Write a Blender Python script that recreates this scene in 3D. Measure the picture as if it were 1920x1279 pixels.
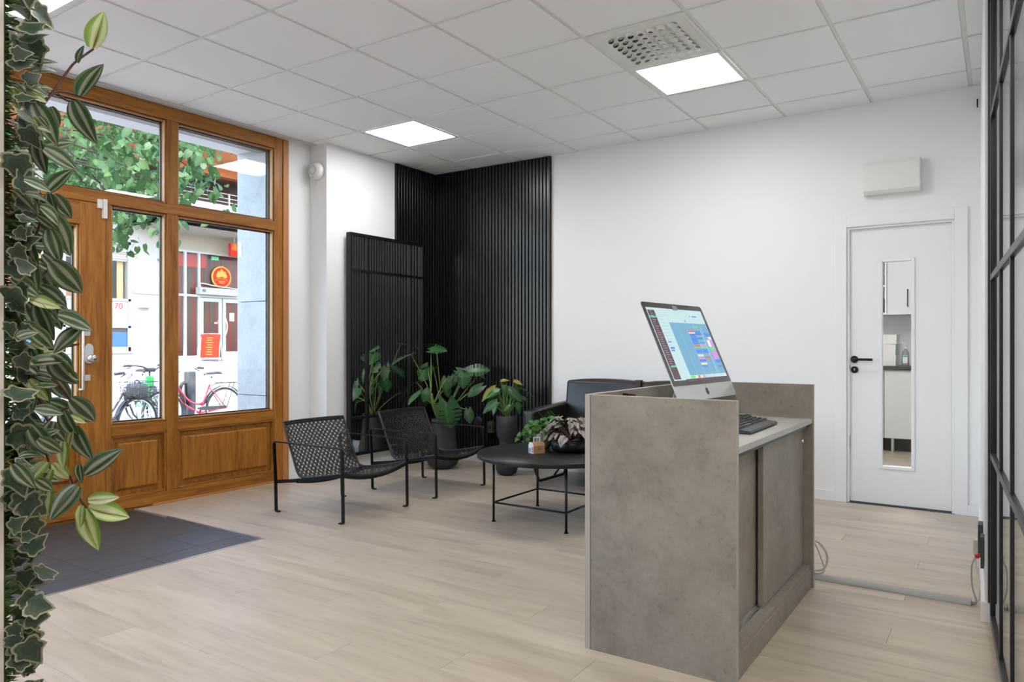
import bpy, bmesh, math, random
from mathutils import Vector, Matrix, Euler
R = random.Random(7)
PI = math.pi
for o in list(bpy.data.objects): bpy.data.objects.remove(o)
SC = bpy.context.scene
COL = SC.collection

# ------------------------------------------------------------------ camera, world, sun, exposure
IMG_W, IMG_H = 1920.0, 1279.0
F_PX, CY, YAW = 1370.0641, 644.6657, 0.5903
cam_d = bpy.data.cameras.new('camera'); cam = bpy.data.objects.new('camera', cam_d); COL.objects.link(cam)
cam.location = (4.97256, -5.82005, 1.16196)
cam.rotation_euler = (PI/2, 0, YAW)
cam_d.sensor_fit = 'HORIZONTAL'; cam_d.sensor_width = 36.0
cam_d.lens = F_PX/IMG_W*36.0
cam_d.shift_y = (CY-IMG_H/2)/IMG_W
cam_d.clip_start = 0.05; cam_d.clip_end = 300
SC.camera = cam

SC.view_settings.view_transform = 'Standard'
SC.view_settings.look = 'None'
SC.view_settings.gamma = 1.0
SC.view_settings.use_curve_mapping = False
SC.view_settings.exposure = 1.58

world = bpy.data.worlds.new('world'); SC.world = world; world.use_nodes = True
wn = world.node_tree.nodes; wl = world.node_tree.links
sky = wn.new('ShaderNodeTexSky'); sky.sky_type = 'NISHITA'; sky.sun_disc = False
sky.sun_elevation = math.radians(50); sky.sun_rotation = math.radians(135)
sky.air_density = 1.0; sky.dust_density = 1.5
wl.new(sky.outputs[0], wn['Background'].inputs[0]); wn['Background'].inputs[1].default_value = 0.6

sun_d = bpy.data.lights.new('sun', 'SUN'); sun_d.energy = 4.6; sun_d.angle = math.radians(0.6); sun_d.color = (1.0, 0.95, 0.88)
sun = bpy.data.objects.new('sun', sun_d); COL.objects.link(sun)
sun.rotation_euler = Vector((-0.45, 0.45, -0.77)).to_track_quat('-Z', 'Y').to_euler()
sun.location = (6, -6, 12)
PANEL_STRENGTH = 7.2

# ------------------------------------------------------------------ material helpers
def nmat(name):
    m = bpy.data.materials.new(name); m.use_nodes = True
    return m, m.node_tree.nodes, m.node_tree.links, m.node_tree.nodes['Principled BSDF']
def setspec(b, v):
    b.inputs['Specular IOR Level'].default_value = v
def plain(name, col, rough=0.5, metal=0.0, spec=0.5, coat=0.0, bump=0.0, bscale=200.0, var=0.0, vscale=6.0):
    m, n, l, b = nmat(name)
    b.inputs['Base Color'].default_value = (*col, 1); b.inputs['Roughness'].default_value = rough
    b.inputs['Metallic'].default_value = metal; setspec(b, spec)
    if coat: b.inputs['Coat Weight'].default_value = coat
    if bump or var:
        tc = n.new('ShaderNodeTexCoord')
    if var:
        nz = n.new('ShaderNodeTexNoise'); nz.inputs['Scale'].default_value = vscale; nz.inputs['Detail'].default_value = 6
        l.new(tc.outputs['Object'], nz.inputs['Vector'])
        mx = n.new('ShaderNodeMix'); mx.data_type = 'RGBA'
        mx.inputs[6].default_value = (*[c*(1-var) for c in col], 1); mx.inputs[7].default_value = (*[min(1, c*(1+var)) for c in col], 1)
        l.new(nz.outputs['Fac'], mx.inputs[0]); l.new(mx.outputs[2], b.inputs['Base Color'])
    if bump:
        nb = n.new('ShaderNodeTexNoise'); nb.inputs['Scale'].default_value = bscale; nb.inputs['Detail'].default_value = 4
        l.new(tc.outputs['Object'], nb.inputs['Vector'])
        bp = n.new('ShaderNodeBump'); bp.inputs['Strength'].default_value = bump; bp.inputs['Distance'].default_value = 0.002
        l.new(nb.outputs['Fac'], bp.inputs['Height']); l.new(bp.outputs[0], b.inputs['Normal'])
    return m
def ramp(n, stops):
    r = n.new('ShaderNodeValToRGB')
    el = r.color_ramp.elements
    el[0].position = stops[0][0]; el[0].color = (*stops[0][1], 1); el[1].position = stops[-1][0]; el[1].color = (*stops[-1][1], 1)
    for p, c in stops[1:-1]:
        e = el.new(p); e.color = (*c, 1)
    return r
def wood(name, dark, mid, light, grain='Z', scale=1.0, rough=0.45, rand=0.0, bump=0.15, stretch=14.0, coat=0.0):
    m, n, l, b = nmat(name)
    tc = n.new('ShaderNodeTexCoord'); mp = n.new('ShaderNodeMapping')
    sc = {'X': (1, stretch, stretch), 'Y': (stretch, 1, stretch), 'Z': (stretch, stretch, 1)}[grain]
    mp.inputs['Scale'].default_value = [s*scale for s in sc]
    oi = n.new('ShaderNodeObjectInfo')
    cmb = n.new('ShaderNodeCombineXYZ')
    for i, k in enumerate((37.0, 91.0, 53.0)):
        mu = n.new('ShaderNodeMath'); mu.operation = 'MULTIPLY'; mu.inputs[1].default_value = k
        l.new(oi.outputs['Random'], mu.inputs[0]); l.new(mu.outputs[0], cmb.inputs[i])
    l.new(cmb.outputs[0], mp.inputs['Location'])
    l.new(tc.outputs['Object'], mp.inputs['Vector'])
    n1 = n.new('ShaderNodeTexNoise'); n1.inputs['Scale'].default_value = 1.4; n1.inputs['Detail'].default_value = 8; n1.inputs['Roughness'].default_value = 0.62; n1.inputs['Distortion'].default_value = 0.6
    l.new(mp.outputs[0], n1.inputs['Vector'])
    n2 = n.new('ShaderNodeTexNoise'); n2.inputs['Scale'].default_value = 9.0; n2.inputs['Detail'].default_value = 5; n2.inputs['Roughness'].default_value = 0.7
    l.new(mp.outputs[0], n2.inputs['Vector'])
    ad = n.new('ShaderNodeMath'); ad.operation = 'MULTIPLY_ADD'; ad.inputs[1].default_value = 0.35
    l.new(n2.outputs['Fac'], ad.inputs[0]); l.new(n1.outputs['Fac'], ad.inputs[2])
    r = ramp(n, [(0.42, dark), (0.66, mid), (0.92, light)])
    l.new(ad.outputs[0], r.inputs[0])
    out = r.outputs[0]
    if rand:
        hs = n.new('ShaderNodeHueSaturation')
        mr = n.new('ShaderNodeMapRange'); mr.inputs['To Min'].default_value = 1-rand; mr.inputs['To Max'].default_value = 1+rand
        l.new(oi.outputs['Random'], mr.inputs['Value']); l.new(mr.outputs[0], hs.inputs['Value']); l.new(out, hs.inputs['Color'])
        out = hs.outputs[0]
    l.new(out, b.inputs['Base Color']); b.inputs['Roughness'].default_value = rough; setspec(b, 0.4)
    if coat: b.inputs['Coat Weight'].default_value = coat; b.inputs['Coat Roughness'].default_value = 0.25
    bp = n.new('ShaderNodeBump'); bp.inputs['Strength'].default_value = bump; bp.inputs['Distance'].default_value = 0.001
    l.new(n2.outputs['Fac'], bp.inputs['Height']); l.new(bp.outputs[0], b.inputs['Normal'])
    return m
def concrete(name, c0, c1, c2, rough=0.5, scale=1.0):
    m, n, l, b = nmat(name)
    tc = n.new('ShaderNodeTexCoord'); mp = n.new('ShaderNodeMapping'); mp.inputs['Scale'].default_value = (scale, scale, scale)
    l.new(tc.outputs['Object'], mp.inputs['Vector'])
    a = n.new('ShaderNodeTexNoise'); a.inputs['Scale'].default_value = 3.4; a.inputs['Detail'].default_value = 10; a.inputs['Roughness'].default_value = 0.74
    l.new(mp.outputs[0], a.inputs['Vector'])
    r = ramp(n, [(0.3, c0), (0.5, c1), (0.72, c2)]); l.new(a.outputs['Fac'], r.inputs[0])
    sp = n.new('ShaderNodeTexNoise'); sp.inputs['Scale'].default_value = 46; sp.inputs['Detail'].default_value = 7; sp.inputs['Roughness'].default_value = 0.75
    l.new(mp.outputs[0], sp.inputs['Vector'])
    r2 = ramp(n, [(0.30, (0.50, 0.50, 0.50)), (0.42, (0.92, 0.92, 0.92)), (0.60, (1, 1, 1))]); l.new(sp.outputs['Fac'], r2.inputs[0])
    mx = n.new('ShaderNodeMix'); mx.data_type = 'RGBA'; mx.blend_type = 'MULTIPLY'; mx.inputs[0].default_value = 0.75
    l.new(r.outputs[0], mx.inputs[6]); l.new(r2.outputs[0], mx.inputs[7]); l.new(mx.outputs[2], b.inputs['Base Color'])
    b.inputs['Roughness'].default_value = rough; setspec(b, 0.4)
    return m
def glass(name, tint=(1, 1, 1), f0=0.04, rough=0.0, gain=0.9):
    m = bpy.data.materials.new(name); m.use_nodes = True
    n, l = m.node_tree.nodes, m.node_tree.links; n.remove(n['Principled BSDF'])
    t = n.new('ShaderNodeBsdfTransparent'); t.inputs[0].default_value = (*tint, 1)
    g = n.new('ShaderNodeBsdfGlossy'); g.inputs['Roughness'].default_value = rough
    lw = n.new('ShaderNodeLayerWeight'); lw.inputs[0].default_value = 0.5
    pw = n.new('ShaderNodeMath'); pw.operation = 'POWER'; pw.inputs[1].default_value = 5
    ml = n.new('ShaderNodeMath'); ml.operation = 'MULTIPLY_ADD'; ml.inputs[1].default_value = gain; ml.inputs[2].default_value = f0
    mx = n.new('ShaderNodeMixShader')
    l.new(lw.outputs['Facing'], pw.inputs[0]); l.new(pw.outputs[0], ml.inputs[0]); l.new(ml.outputs[0], mx.inputs[0])
    l.new(t.outputs[0], mx.inputs[1]); l.new(g.outputs[0], mx.inputs[2]); l.new(mx.outputs[0], n['Material Output'].inputs[0])
    return m
def emit(name, col, st):
    m, n, l, b = nmat(name)
    b.inputs['Base Color'].default_value = (*col, 1); b.inputs['Emission Color'].default_value = (*col, 1); b.inputs['Emission Strength'].default_value = st
    return m
def leafmat(name, cols, mid=None, rough=0.45, trans=0.25, noise=0.15, veins=None, back=None, streak=0.0):
    """cols: stops across the blade from the midrib (0) to the margin (1)"""
    m, n, l, b = nmat(name)
    uv = n.new('ShaderNodeUVMap'); sp = n.new('ShaderNodeSeparateXYZ'); l.new(uv.outputs[0], sp.inputs[0])
    sb = n.new('ShaderNodeMath'); sb.operation = 'SUBTRACT'; sb.inputs[1].default_value = 0.6; l.new(sp.outputs[0], sb.inputs[0])
    ab = n.new('ShaderNodeMath'); ab.operation = 'ABSOLUTE'; l.new(sb.outputs[0], ab.inputs[0])
    m2 = n.new('ShaderNodeMath'); m2.operation = 'MULTIPLY'; m2.inputs[1].default_value = 2.0; l.new(ab.outputs[0], m2.inputs[0])
    tc = n.new('ShaderNodeTexCoord'); nz = n.new('ShaderNodeTexNoise'); nz.inputs['Scale'].default_value = 40; nz.inputs['Detail'].default_value = 4
    l.new(tc.outputs['Object'], nz.inputs['Vector'])
    ad = n.new('ShaderNodeMath'); ad.operation = 'MULTIPLY_ADD'; ad.inputs[1].default_value = noise; l.new(nz.outputs['Fac'], ad.inputs[0])
    off = n.new('ShaderNodeMath'); off.operation = 'SUBTRACT'; off.inputs[1].default_value = noise*0.5; l.new(m2.outputs[0], off.inputs[0]); l.new(off.outputs[0], ad.inputs[2])
    coord = ad.outputs[0]
    if streak:
        mps = n.new('ShaderNodeMapping'); mps.inputs['Scale'].default_value = (9, 1.3, 1); l.new(uv.outputs[0], mps.inputs['Vector'])
        o2 = n.new('ShaderNodeObjectInfo'); cb2 = n.new('ShaderNodeCombineXYZ'); mu2 = n.new('ShaderNodeMath'); mu2.operation = 'MULTIPLY'; mu2.inputs[1].default_value = 60
        l.new(o2.outputs['Random'], mu2.inputs[0]); l.new(mu2.outputs[0], cb2.inputs[0]); l.new(mu2.outputs[0], cb2.inputs[1]); l.new(cb2.outputs[0], mps.inputs['Location'])
        ns = n.new('ShaderNodeTexNoise'); ns.inputs['Scale'].default_value = 1.0; ns.inputs['Detail'].default_value = 3; l.new(mps.outputs[0], ns.inputs['Vector'])
        a3 = n.new('ShaderNodeMath'); a3.operation = 'MULTIPLY_ADD'; a3.inputs[1].default_value = streak*2; a3.inputs[2].default_value = -streak; l.new(ns.outputs['Fac'], a3.inputs[0])
        a4 = n.new('ShaderNodeMath'); a4.operation = 'ADD'; l.new(a3.outputs[0], a4.inputs[0]); l.new(coord, a4.inputs[1]); coord = a4.outputs[0]
    r = ramp(n, cols); l.new(coord, r.inputs[0])
    out = r.outputs[0]
    oi = n.new('ShaderNodeObjectInfo'); hs = n.new('ShaderNodeHueSaturation')
    mr = n.new('ShaderNodeMapRange'); mr.inputs['To Min'].default_value = 0.75; mr.inputs['To Max'].default_value = 1.2
    l.new(oi.outputs['Random'], mr.inputs['Value']); l.new(mr.outputs[0], hs.inputs['Value']); l.new(out, hs.inputs['Color']); out = hs.outputs[0]
    if back:
        ge = n.new('ShaderNodeNewGeometry'); mb = n.new('ShaderNodeMix'); mb.data_type = 'RGBA'
        l.new(ge.outputs['Backfacing'], mb.inputs[0]); l.new(out, mb.inputs[6]); mb.inputs[7].default_value = (*back, 1); out = mb.outputs[2]
    l.new(out, b.inputs['Base Color']); b.inputs['Roughness'].default_value = rough; setspec(b, 0.45)
    if trans:
        tr = n.new('ShaderNodeBsdfTranslucent'); l.new(out, tr.inputs[0]); ms = n.new('ShaderNodeMixShader'); ms.inputs[0].default_value = trans
        l.new(b.outputs[0], ms.inputs[1]); l.new(tr.outputs[0], ms.inputs[2]); l.new(ms.outputs[0], n['Material Output'].inputs[0])
    return m

M = {}
M['wall'] = plain('wall_paint', (0.86, 0.86, 0.86), 0.75, bump=0.06, bscale=350)
M['trimwhite'] = plain('white_trim_paint', (0.86, 0.86, 0.855), 0.45)
M['doorwhite'] = plain('door_white_laminate', (0.86, 0.855, 0.85), 0.4)
M['ceil'] = plain('ceiling_tile', (0.93, 0.93, 0.93), 0.9, bump=0.25, bscale=420, var=0.04, vscale=260)
M['grid'] = plain('grid_white_steel', (0.80, 0.80, 0.78), 0.5)
M['ceilplain'] = plain('ceiling_plain', (0.72, 0.72, 0.71), 0.9)
M['plank'] = wood('floor_oak_grey', (0.35, 0.285, 0.22), (0.475, 0.40, 0.315), (0.565, 0.485, 0.395), 'X', 0.75, 0.34, rand=0.055, bump=0.08, stretch=9.0)
M['slab'] = plain('screed', (0.42, 0.38, 0.34), 0.8)
M['oakv'] = wood('oak_vertical', (0.17, 0.056, 0.006), (0.34, 0.130, 0.018), (0.46, 0.205, 0.038), 'Z', 1.6, 0.38, rand=0.08, bump=0.12, stretch=12)
M['oakh'] = wood('oak_horizontal', (0.17, 0.056, 0.006), (0.34, 0.130, 0.018), (0.46, 0.205, 0.038), 'Y', 1.6, 0.38, rand=0.08, bump=0.12, stretch=12)
M['oaktrim'] = wood('oak_casing', (0.40, 0.16, 0.045), (0.50, 0.22, 0.075), (0.56, 0.27, 0.10), 'Z', 1.6, 0.45, bump=0.05)
M['gasket'] = plain('black_gasket', (0.012, 0.013, 0.016), 0.5)
M['oakbead'] = wood('oak_bead', (0.42, 0.22, 0.08), (0.52, 0.30, 0.13), (0.6, 0.38, 0.19), 'Z', 1.6, 0.4, bump=0.05)
M['glass'] = glass('window_glass', (0.985, 0.99, 0.985), 0.03, gain=0.6)
M['sglass'] = glass('street_glass', (0.97, 0.98, 0.975), 0.012, gain=0.35)
M['pglass'] = glass('partition_glass', (0.97, 0.98, 0.98), 0.05, gain=0.9)
M['black'] = plain('black_powder_coat', (0.005, 0.005, 0.0055), 0.38, spec=0.4, bump=0.05, bscale=900)
M['blackmetal'] = plain('black_steel', (0.016, 0.016, 0.018), 0.35, metal=0.2)
M['slat'] = plain('slat_black_stain', (0.004, 0.0046, 0.006), 0.28, spec=0.55, bump=0.08, bscale=500)
M['felt'] = plain('black_felt', (0.006, 0.006, 0.007), 0.95)
M['mirror'] = plain('mirror_silver', (0.86, 0.87, 0.87), 0.02, metal=1.0)
M['concrete'] = concrete('desk_concrete_laminate', (0.20, 0.172, 0.138), (0.29, 0.255, 0.21), (0.35, 0.315, 0.265), 0.5)
M['worktop'] = concrete('worktop_laminate', (0.38, 0.36, 0.34), (0.44, 0.42, 0.395), (0.48, 0.46, 0.435), 0.38)
M['edge'] = plain('desk_edge_band', (0.40, 0.36, 0.31), 0.5)
M['alu'] = plain('aluminium', (0.72, 0.73, 0.73), 0.28, metal=1.0)
M['alupale'] = plain('pale_silver_paint', (0.66, 0.67, 0.66), 0.35, metal=0.25)
M['chrome'] = plain('chrome', (0.8, 0.8, 0.8), 0.12, metal=1.0)
M['stone'] = plain('dark_slate_tile', (0.055, 0.057, 0.058), 0.42, bump=0.2, bscale=80, var=0.18, vscale=9)
M['grout'] = plain('grey_grout', (0.32, 0.30, 0.27), 0.9)
M['cane'] = plain('black_cane', (0.011, 0.0095, 0.0085), 0.36, var=0.5, vscale=60)
M['tabletop'] = wood('table_black_oak', (0.004, 0.004, 0.004), (0.008, 0.0077, 0.0073), (0.017, 0.016, 0.015), 'X', 2.0, 0.40, bump=0.3)
M['leather'] = plain('black_leather', (0.011, 0.010, 0.0095), 0.36, spec=0.5, bump=0.14, bscale=260, var=0.25, vscale=5)
M['pot'] = plain('charcoal_clay', (0.034, 0.034, 0.036), 0.75, bump=0.7, bscale=70, var=0.4, vscale=24)
M['soil'] = plain('potting_soil', (0.02, 0.014, 0.01), 0.95, bump=1.0, bscale=90)
M['vase'] = plain('grey_stoneware', (0.22, 0.21, 0.18), 0.8, bump=0.5, bscale=90, var=0.3, vscale=30)
M['stem'] = plain('green_stem', (0.14, 0.22, 0.05), 0.5)
M['stemred'] = plain('reddish_stem', (0.13, 0.045, 0.035), 0.6)
M['vine'] = plain('brown_vine', (0.085, 0.03, 0.02), 0.7)
M['monstera'] = leafmat('monstera_leaf', [(0.0, (0.13, 0.24, 0.07)), (0.06, (0.030, 0.115, 0.030)), (1.0, (0.020, 0.085, 0.022))], rough=0.32, trans=0.12)
M['anthurium'] = leafmat('anthurium_leaf', [(0.0, (0.13, 0.26, 0.05)), (0.08, (0.025, 0.12, 0.022)), (1.0, (0.018, 0.085, 0.018))], rough=0.3, trans=0.15)
M['yellowleaf'] = leafmat('yellowing_leaf', [(0.0, (0.30, 0.34, 0.03)), (0.5, (0.28, 0.26, 0.03)), (1.0, (0.30, 0.14, 0.03))], rough=0.35, trans=0.2)
M['begonia'] = leafmat('begonia_leaf', [(0.0, (0.10, 0.07, 0.06)), (0.14, (0.30, 0.27, 0.24)), (0.75, (0.38, 0.35, 0.31)), (1.0, (0.15, 0.10, 0.09))], rough=0.45, trans=0.08, noise=0.4, back=(0.11, 0.015, 0.02))
M['ivyg'] = leafmat('green_ivy_leaf', [(0.0, (0.16, 0.32, 0.06)), (0.1, (0.06, 0.21, 0.03)), (1.0, (0.05, 0.17, 0.025))], rough=0.4, trans=0.25)
M['trad'] = leafmat('striped_leaf', [(0.0, (0.075, 0.035, 0.03)), (0.06, (0.03, 0.075, 0.028)), (0.20, (0.032, 0.085, 0.03)), (0.34, (0.30, 0.33, 0.22)), (0.52, (0.36, 0.31, 0.27)), (0.62, (0.05, 0.115, 0.04)), (0.92, (0.028, 0.08, 0.026)), (1.0, (0.13, 0.18, 0.09))], rough=0.42, trans=0.2, noise=0.05, streak=0.22)
M['tradpale'] = leafmat('pale_striped_leaf', [(0.0, (0.16, 0.07, 0.04)), (0.06, (0.25, 0.33, 0.06)), (0.3, (0.55, 0.58, 0.33)), (0.6, (0.50, 0.55, 0.28)), (0.8, (0.20, 0.32, 0.05)), (1.0, (0.17, 0.29, 0.04))], rough=0.42, trans=0.25, noise=0.06, streak=0.3)
M['ivy'] = leafmat('variegated_ivy_leaf', [(0.0, (0.030, 0.055, 0.030)), (0.25, (0.020, 0.044, 0.022)), (0.40, (0.050, 0.075, 0.042)), (0.52, (0.020, 0.044, 0.022)), (0.62, (0.045, 0.065, 0.035)), (0.68, (0.24, 0.245, 0.15)), (1.0, (0.34, 0.33, 0.22))], rough=0.5, trans=0.1, noise=0.10, streak=0.10)
M['moss'] = plain('green_moss', (0.045, 0.085, 0.012), 0.9, var=0.6, vscale=50)
M['mossboard'] = plain('dark_backing', (0.02, 0.03, 0.01), 0.9)
M['stubwall'] = plain('cream_wall_paint', (0.74, 0.70, 0.62), 0.7)
M['plasticw'] = plain('white_plastic', (0.80, 0.80, 0.78), 0.35)
M['plasticg'] = plain('grey_plastic', (0.36, 0.36, 0.34), 0.5)
M['plasticb'] = plain('black_plastic', (0.02, 0.021, 0.023), 0.4)
M['plasticd'] = plain('dark_grey_plastic', (0.05, 0.052, 0.055), 0.45)
M['ivory'] = plain('ivory_cable', (0.60, 0.57, 0.50), 0.5)
M['red'] = plain('red_plastic', (0.55, 0.02, 0.02), 0.4)
M['panel'] = emit('light_panel_diffuser', (1.0, 0.985, 0.965), PANEL_STRENGTH)
M['card'] = plain('kraft_card', (0.42, 0.23, 0.11), 0.8)
M['cardw'] = plain('white_card', (0.75, 0.74, 0.72), 0.7)
M['cardpink'] = plain('pink_print', (0.62, 0.22, 0.20), 0.7)
M['cardblue'] = plain('blue_print', (0.10, 0.26, 0.42), 0.7)
M['cabinet'] = plain('pale_grey_cabinet', (0.66, 0.68, 0.68), 0.35)
M['counter'] = plain('dark_counter', (0.05, 0.047, 0.045), 0.4)
M['kwall'] = plain('kitchen_wall', (0.62, 0.66, 0.68), 0.7)
# exterior
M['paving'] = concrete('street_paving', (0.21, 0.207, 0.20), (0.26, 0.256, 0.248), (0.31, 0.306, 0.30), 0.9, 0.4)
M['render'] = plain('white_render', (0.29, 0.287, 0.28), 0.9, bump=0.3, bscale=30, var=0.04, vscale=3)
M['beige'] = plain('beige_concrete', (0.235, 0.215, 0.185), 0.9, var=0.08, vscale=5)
M['soffit'] = plain('stucco_soffit', (0.85, 0.84, 0.83), 0.95, bump=1.0, bscale=120)
M['shutter'] = plain('roller_box_grey', (0.30, 0.27, 0.26), 0.5)
M['marble'] = concrete('grey_marble', (0.27, 0.285, 0.30), (0.35, 0.365, 0.375), (0.42, 0.43, 0.435), 0.35, 0.9)
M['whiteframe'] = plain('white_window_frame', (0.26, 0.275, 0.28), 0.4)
M['redwood'] = plain('red_curtain', (0.17, 0.010, 0.010), 0.9, spec=0.1)
M['brownwood'] = plain('grey_brown_curtain', (0.055, 0.035, 0.03), 0.9, spec=0.1)
M['orange'] = wood('orange_wood_soffit', (0.30, 0.085, 0.03), (0.40, 0.13, 0.05), (0.46, 0.17, 0.07), 'Y', 0.4, 0.6)
M['darkbrown'] = plain('dark_brown_wall', (0.10, 0.06, 0.055), 0.8)
M['signred'] = plain('sign_red', (0.34, 0.016, 0.008), 0.9, spec=0.05)
M['signyel'] = plain('sign_yellow', (0.42, 0.22, 0.04), 0.9, spec=0.05)
M['signwhite'] = plain('sign_white', (0.40, 0.39, 0.37), 0.5)
M['exitgreen'] = plain('exit_sign_green', (0.03, 0.42, 0.16), 0.5)
M['teal'] = plain('pale_teal_housing', (0.22, 0.28, 0.275), 0.5)
M['blue'] = plain('blue_window_film', (0.012, 0.075, 0.25), 0.25)
M['frost'] = plain('frosted_film', (0.25, 0.27, 0.265), 0.5)
M['maroon'] = plain('maroon_poster', (0.26, 0.05, 0.06), 0.6)
M['inred'] = plain('red_lettering', (0.28, 0.015, 0.015), 0.5)
M['darkroom'] = plain('dark_interior', (0.05, 0.04, 0.04), 0.9)
M['rubber'] = plain('tyre_rubber', (0.025, 0.025, 0.026), 0.8)
M['bikeblack'] = plain('bike_black_enamel', (0.02, 0.02, 0.022), 0.3)
M['bikered'] = plain('bike_red_enamel', (0.45, 0.015, 0.03), 0.25, coat=0.5)
M['bikegreen'] = plain('bike_green_plastic', (0.02, 0.45, 0.06), 0.4)
M['bikewhite'] = plain('bike_white_plastic', (0.7, 0.72, 0.7), 0.4)
M['lens'] = plain('red_reflector', (0.6, 0.02, 0.01), 0.2)
M['treeleaf'] = leafmat('linden_leaf', [(0.0, (0.10, 0.17, 0.05)), (0.08, (0.045, 0.115, 0.028)), (1.0, (0.035, 0.09, 0.022))], rough=0.5, trans=0.45)
M['bark'] = plain('tree_bark', (0.03, 0.024, 0.02), 0.95, spec=0.05, bump=0.8, bscale=40)
M['hedge'] = plain('hedge_green', (0.10, 0.30, 0.06), 0.8, var=0.5, vscale=9)

# ------------------------------------------------------------------ mesh helpers
class MB:
    def __init__(s): s.v = []; s.f = []; s.mi = []; s.uv = {}; s.m = 0; s.smooth = []
    def _add(s, vs, fs, smooth=False):
        b = len(s.v); s.v += [tuple(p) for p in vs]
        for f in fs: s.f.append([b+i for i in f]); s.mi.append(s.m); s.smooth.append(smooth)
        return s
    def box(s, x0, x1, y0, y1, z0, z1):
        x0, x1 = min(x0, x1), max(x0, x1); y0, y1 = min(y0, y1), max(y0, y1); z0, z1 = min(z0, z1), max(z0, z1)
        return s._add([(x0,y0,z0),(x1,y0,z0),(x1,y1,z0),(x0,y1,z0),(x0,y0,z1),(x1,y0,z1),(x1,y1,z1),(x0,y1,z1)],
                      [(0,3,2,1),(4,5,6,7),(0,1,5,4),(1,2,6,5),(2,3,7,6),(3,0,4,7)])
    def obox(s, c, ax, ay, az):
        c, ax, ay, az = map(Vector, (c, ax, ay, az))
        vs = [c+sx*ax+sy*ay+sz*az for sz in (-1, 1) for sx, sy in ((-1,-1),(1,-1),(1,1),(-1,1))]
        return s._add(vs, [(0,3,2,1),(4,5,6,7),(0,1,5,4),(1,2,6,5),(2,3,7,6),(3,0,4,7)])
    def frustum(s, x0, x1, y0, y1, z0, z1, ax, d):
        """raised field: rectangle y0..y1,z0..z1 at x0, inset by d at x1 (ax='x'); or x/z at y0->y1 (ax='y')"""
        if ax == 'x':
            a = [(x0,y0,z0),(x0,y1,z0),(x0,y1,z1),(x0,y0,z1)]; b = [(x1,y0+d,z0+d),(x1,y1-d,z0+d),(x1,y1-d,z1-d),(x1,y0+d,z1-d)]
        else:
            a = [(x0,y0,z0),(x1,y0,z0),(x1,y0,z1),(x0,y0,z1)]; b = [(x0+d,y1,z0+d),(x1-d,y1,z0+d),(x1-d,y1,z1-d),(x0+d,y1,z1-d)]
        return s._add(a+b, [(0,1,2,3),(7,6,5,4),(0,4,5,1),(1,5,6,2),(2,6,7,3),(3,7,4,0)])
    def tube(s, pts, r, n=8, cap=True, smooth=True):
        pts = [Vector(p) for p in pts]; rr = r if isinstance(r, (list, tuple)) else [r]*len(pts)
        ts = []
        for i in range(len(pts)):
            t = (pts[min(i+1, len(pts)-1)]-pts[max(i-1, 0)]); ts.append(t.normalized() if t.length > 1e-9 else Vector((0,0,1)))
        a = Vector((0,0,1)) if abs(ts[0].z) < 0.9 else Vector((1,0,0))
        u = ts[0].cross(a).normalized(); vs = []; N = len(pts)
        for i in range(N):
            u = (u-ts[i]*u.dot(ts[i]))
            u = u.normalized() if u.length > 1e-6 else ts[i].orthogonal().normalized()
            w = ts[i].cross(u)
            vs += [pts[i]+(u*math.cos(2*PI*k/n)+w*math.sin(2*PI*k/n))*rr[i] for k in range(n)]
        fs = [(i*n+k, i*n+(k+1)%n, (i+1)*n+(k+1)%n, (i+1)*n+k) for i in range(N-1) for k in range(n)]
        s._add(vs, fs, smooth)
        if cap:
            b = len(s.v)-len(vs)
            s.f.append([b+k for k in range(n)][::-1]); s.mi.append(s.m); s.smooth.append(False)
            s.f.append([b+(N-1)*n+k for k in range(n)]); s.mi.append(s.m); s.smooth.append(False)
        return s
    def ring(s, c, rad, r, axis='x', n=32, m=8):
        c = Vector(c); e = {'x': (Vector((0,1,0)), Vector((0,0,1)), Vector((1,0,0))), 'y': (Vector((1,0,0)), Vector((0,0,1)), Vector((0,1,0))), 'z': (Vector((1,0,0)), Vector((0,1,0)), Vector((0,0,1)))}[axis]
        vs = []
        for i in range(n):
            d = e[0]*math.cos(2*PI*i/n)+e[1]*math.sin(2*PI*i/n)
            for k in range(m): vs.append(c+d*(rad+r*math.cos(2*PI*k/m))+e[2]*(r*math.sin(2*PI*k/m)))
        return s._add(vs, [(i*m+k, ((i+1)%n)*m+k, ((i+1)%n)*m+(k+1)%m, i*m+(k+1)%m) for i in range(n) for k in range(m)], True)
    def lathe(s, prof, c=(0,0,0), axis='z', n=32, smooth=True):
        c = Vector(c); e = {'z': ((1,0,0),(0,1,0),(0,0,1)), 'x': ((0,1,0),(0,0,1),(1,0,0)), 'y': ((0,0,1),(1,0,0),(0,1,0))}[axis]
        e = [Vector(q) for q in e]; vs = []
        for (r, h) in prof:
            for k in range(n):
                a = 2*PI*k/n; vs.append(c+e[0]*(r*math.cos(a))+e[1]*(r*math.sin(a))+e[2]*h)
        return s._add(vs, [(i*n+k, i*n+(k+1)%n, (i+1)*n+(k+1)%n, (i+1)*n+k) for i in range(len(prof)-1) for k in range(n)], smooth)
    def cyl(s, c, r, h, axis='z', n=20, r2=None):
        r2 = r if r2 is None else r2
        s.lathe([(1e-5,0),(r,0),(r2,h),(1e-5,h)], c, axis, n, False); return s
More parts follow.
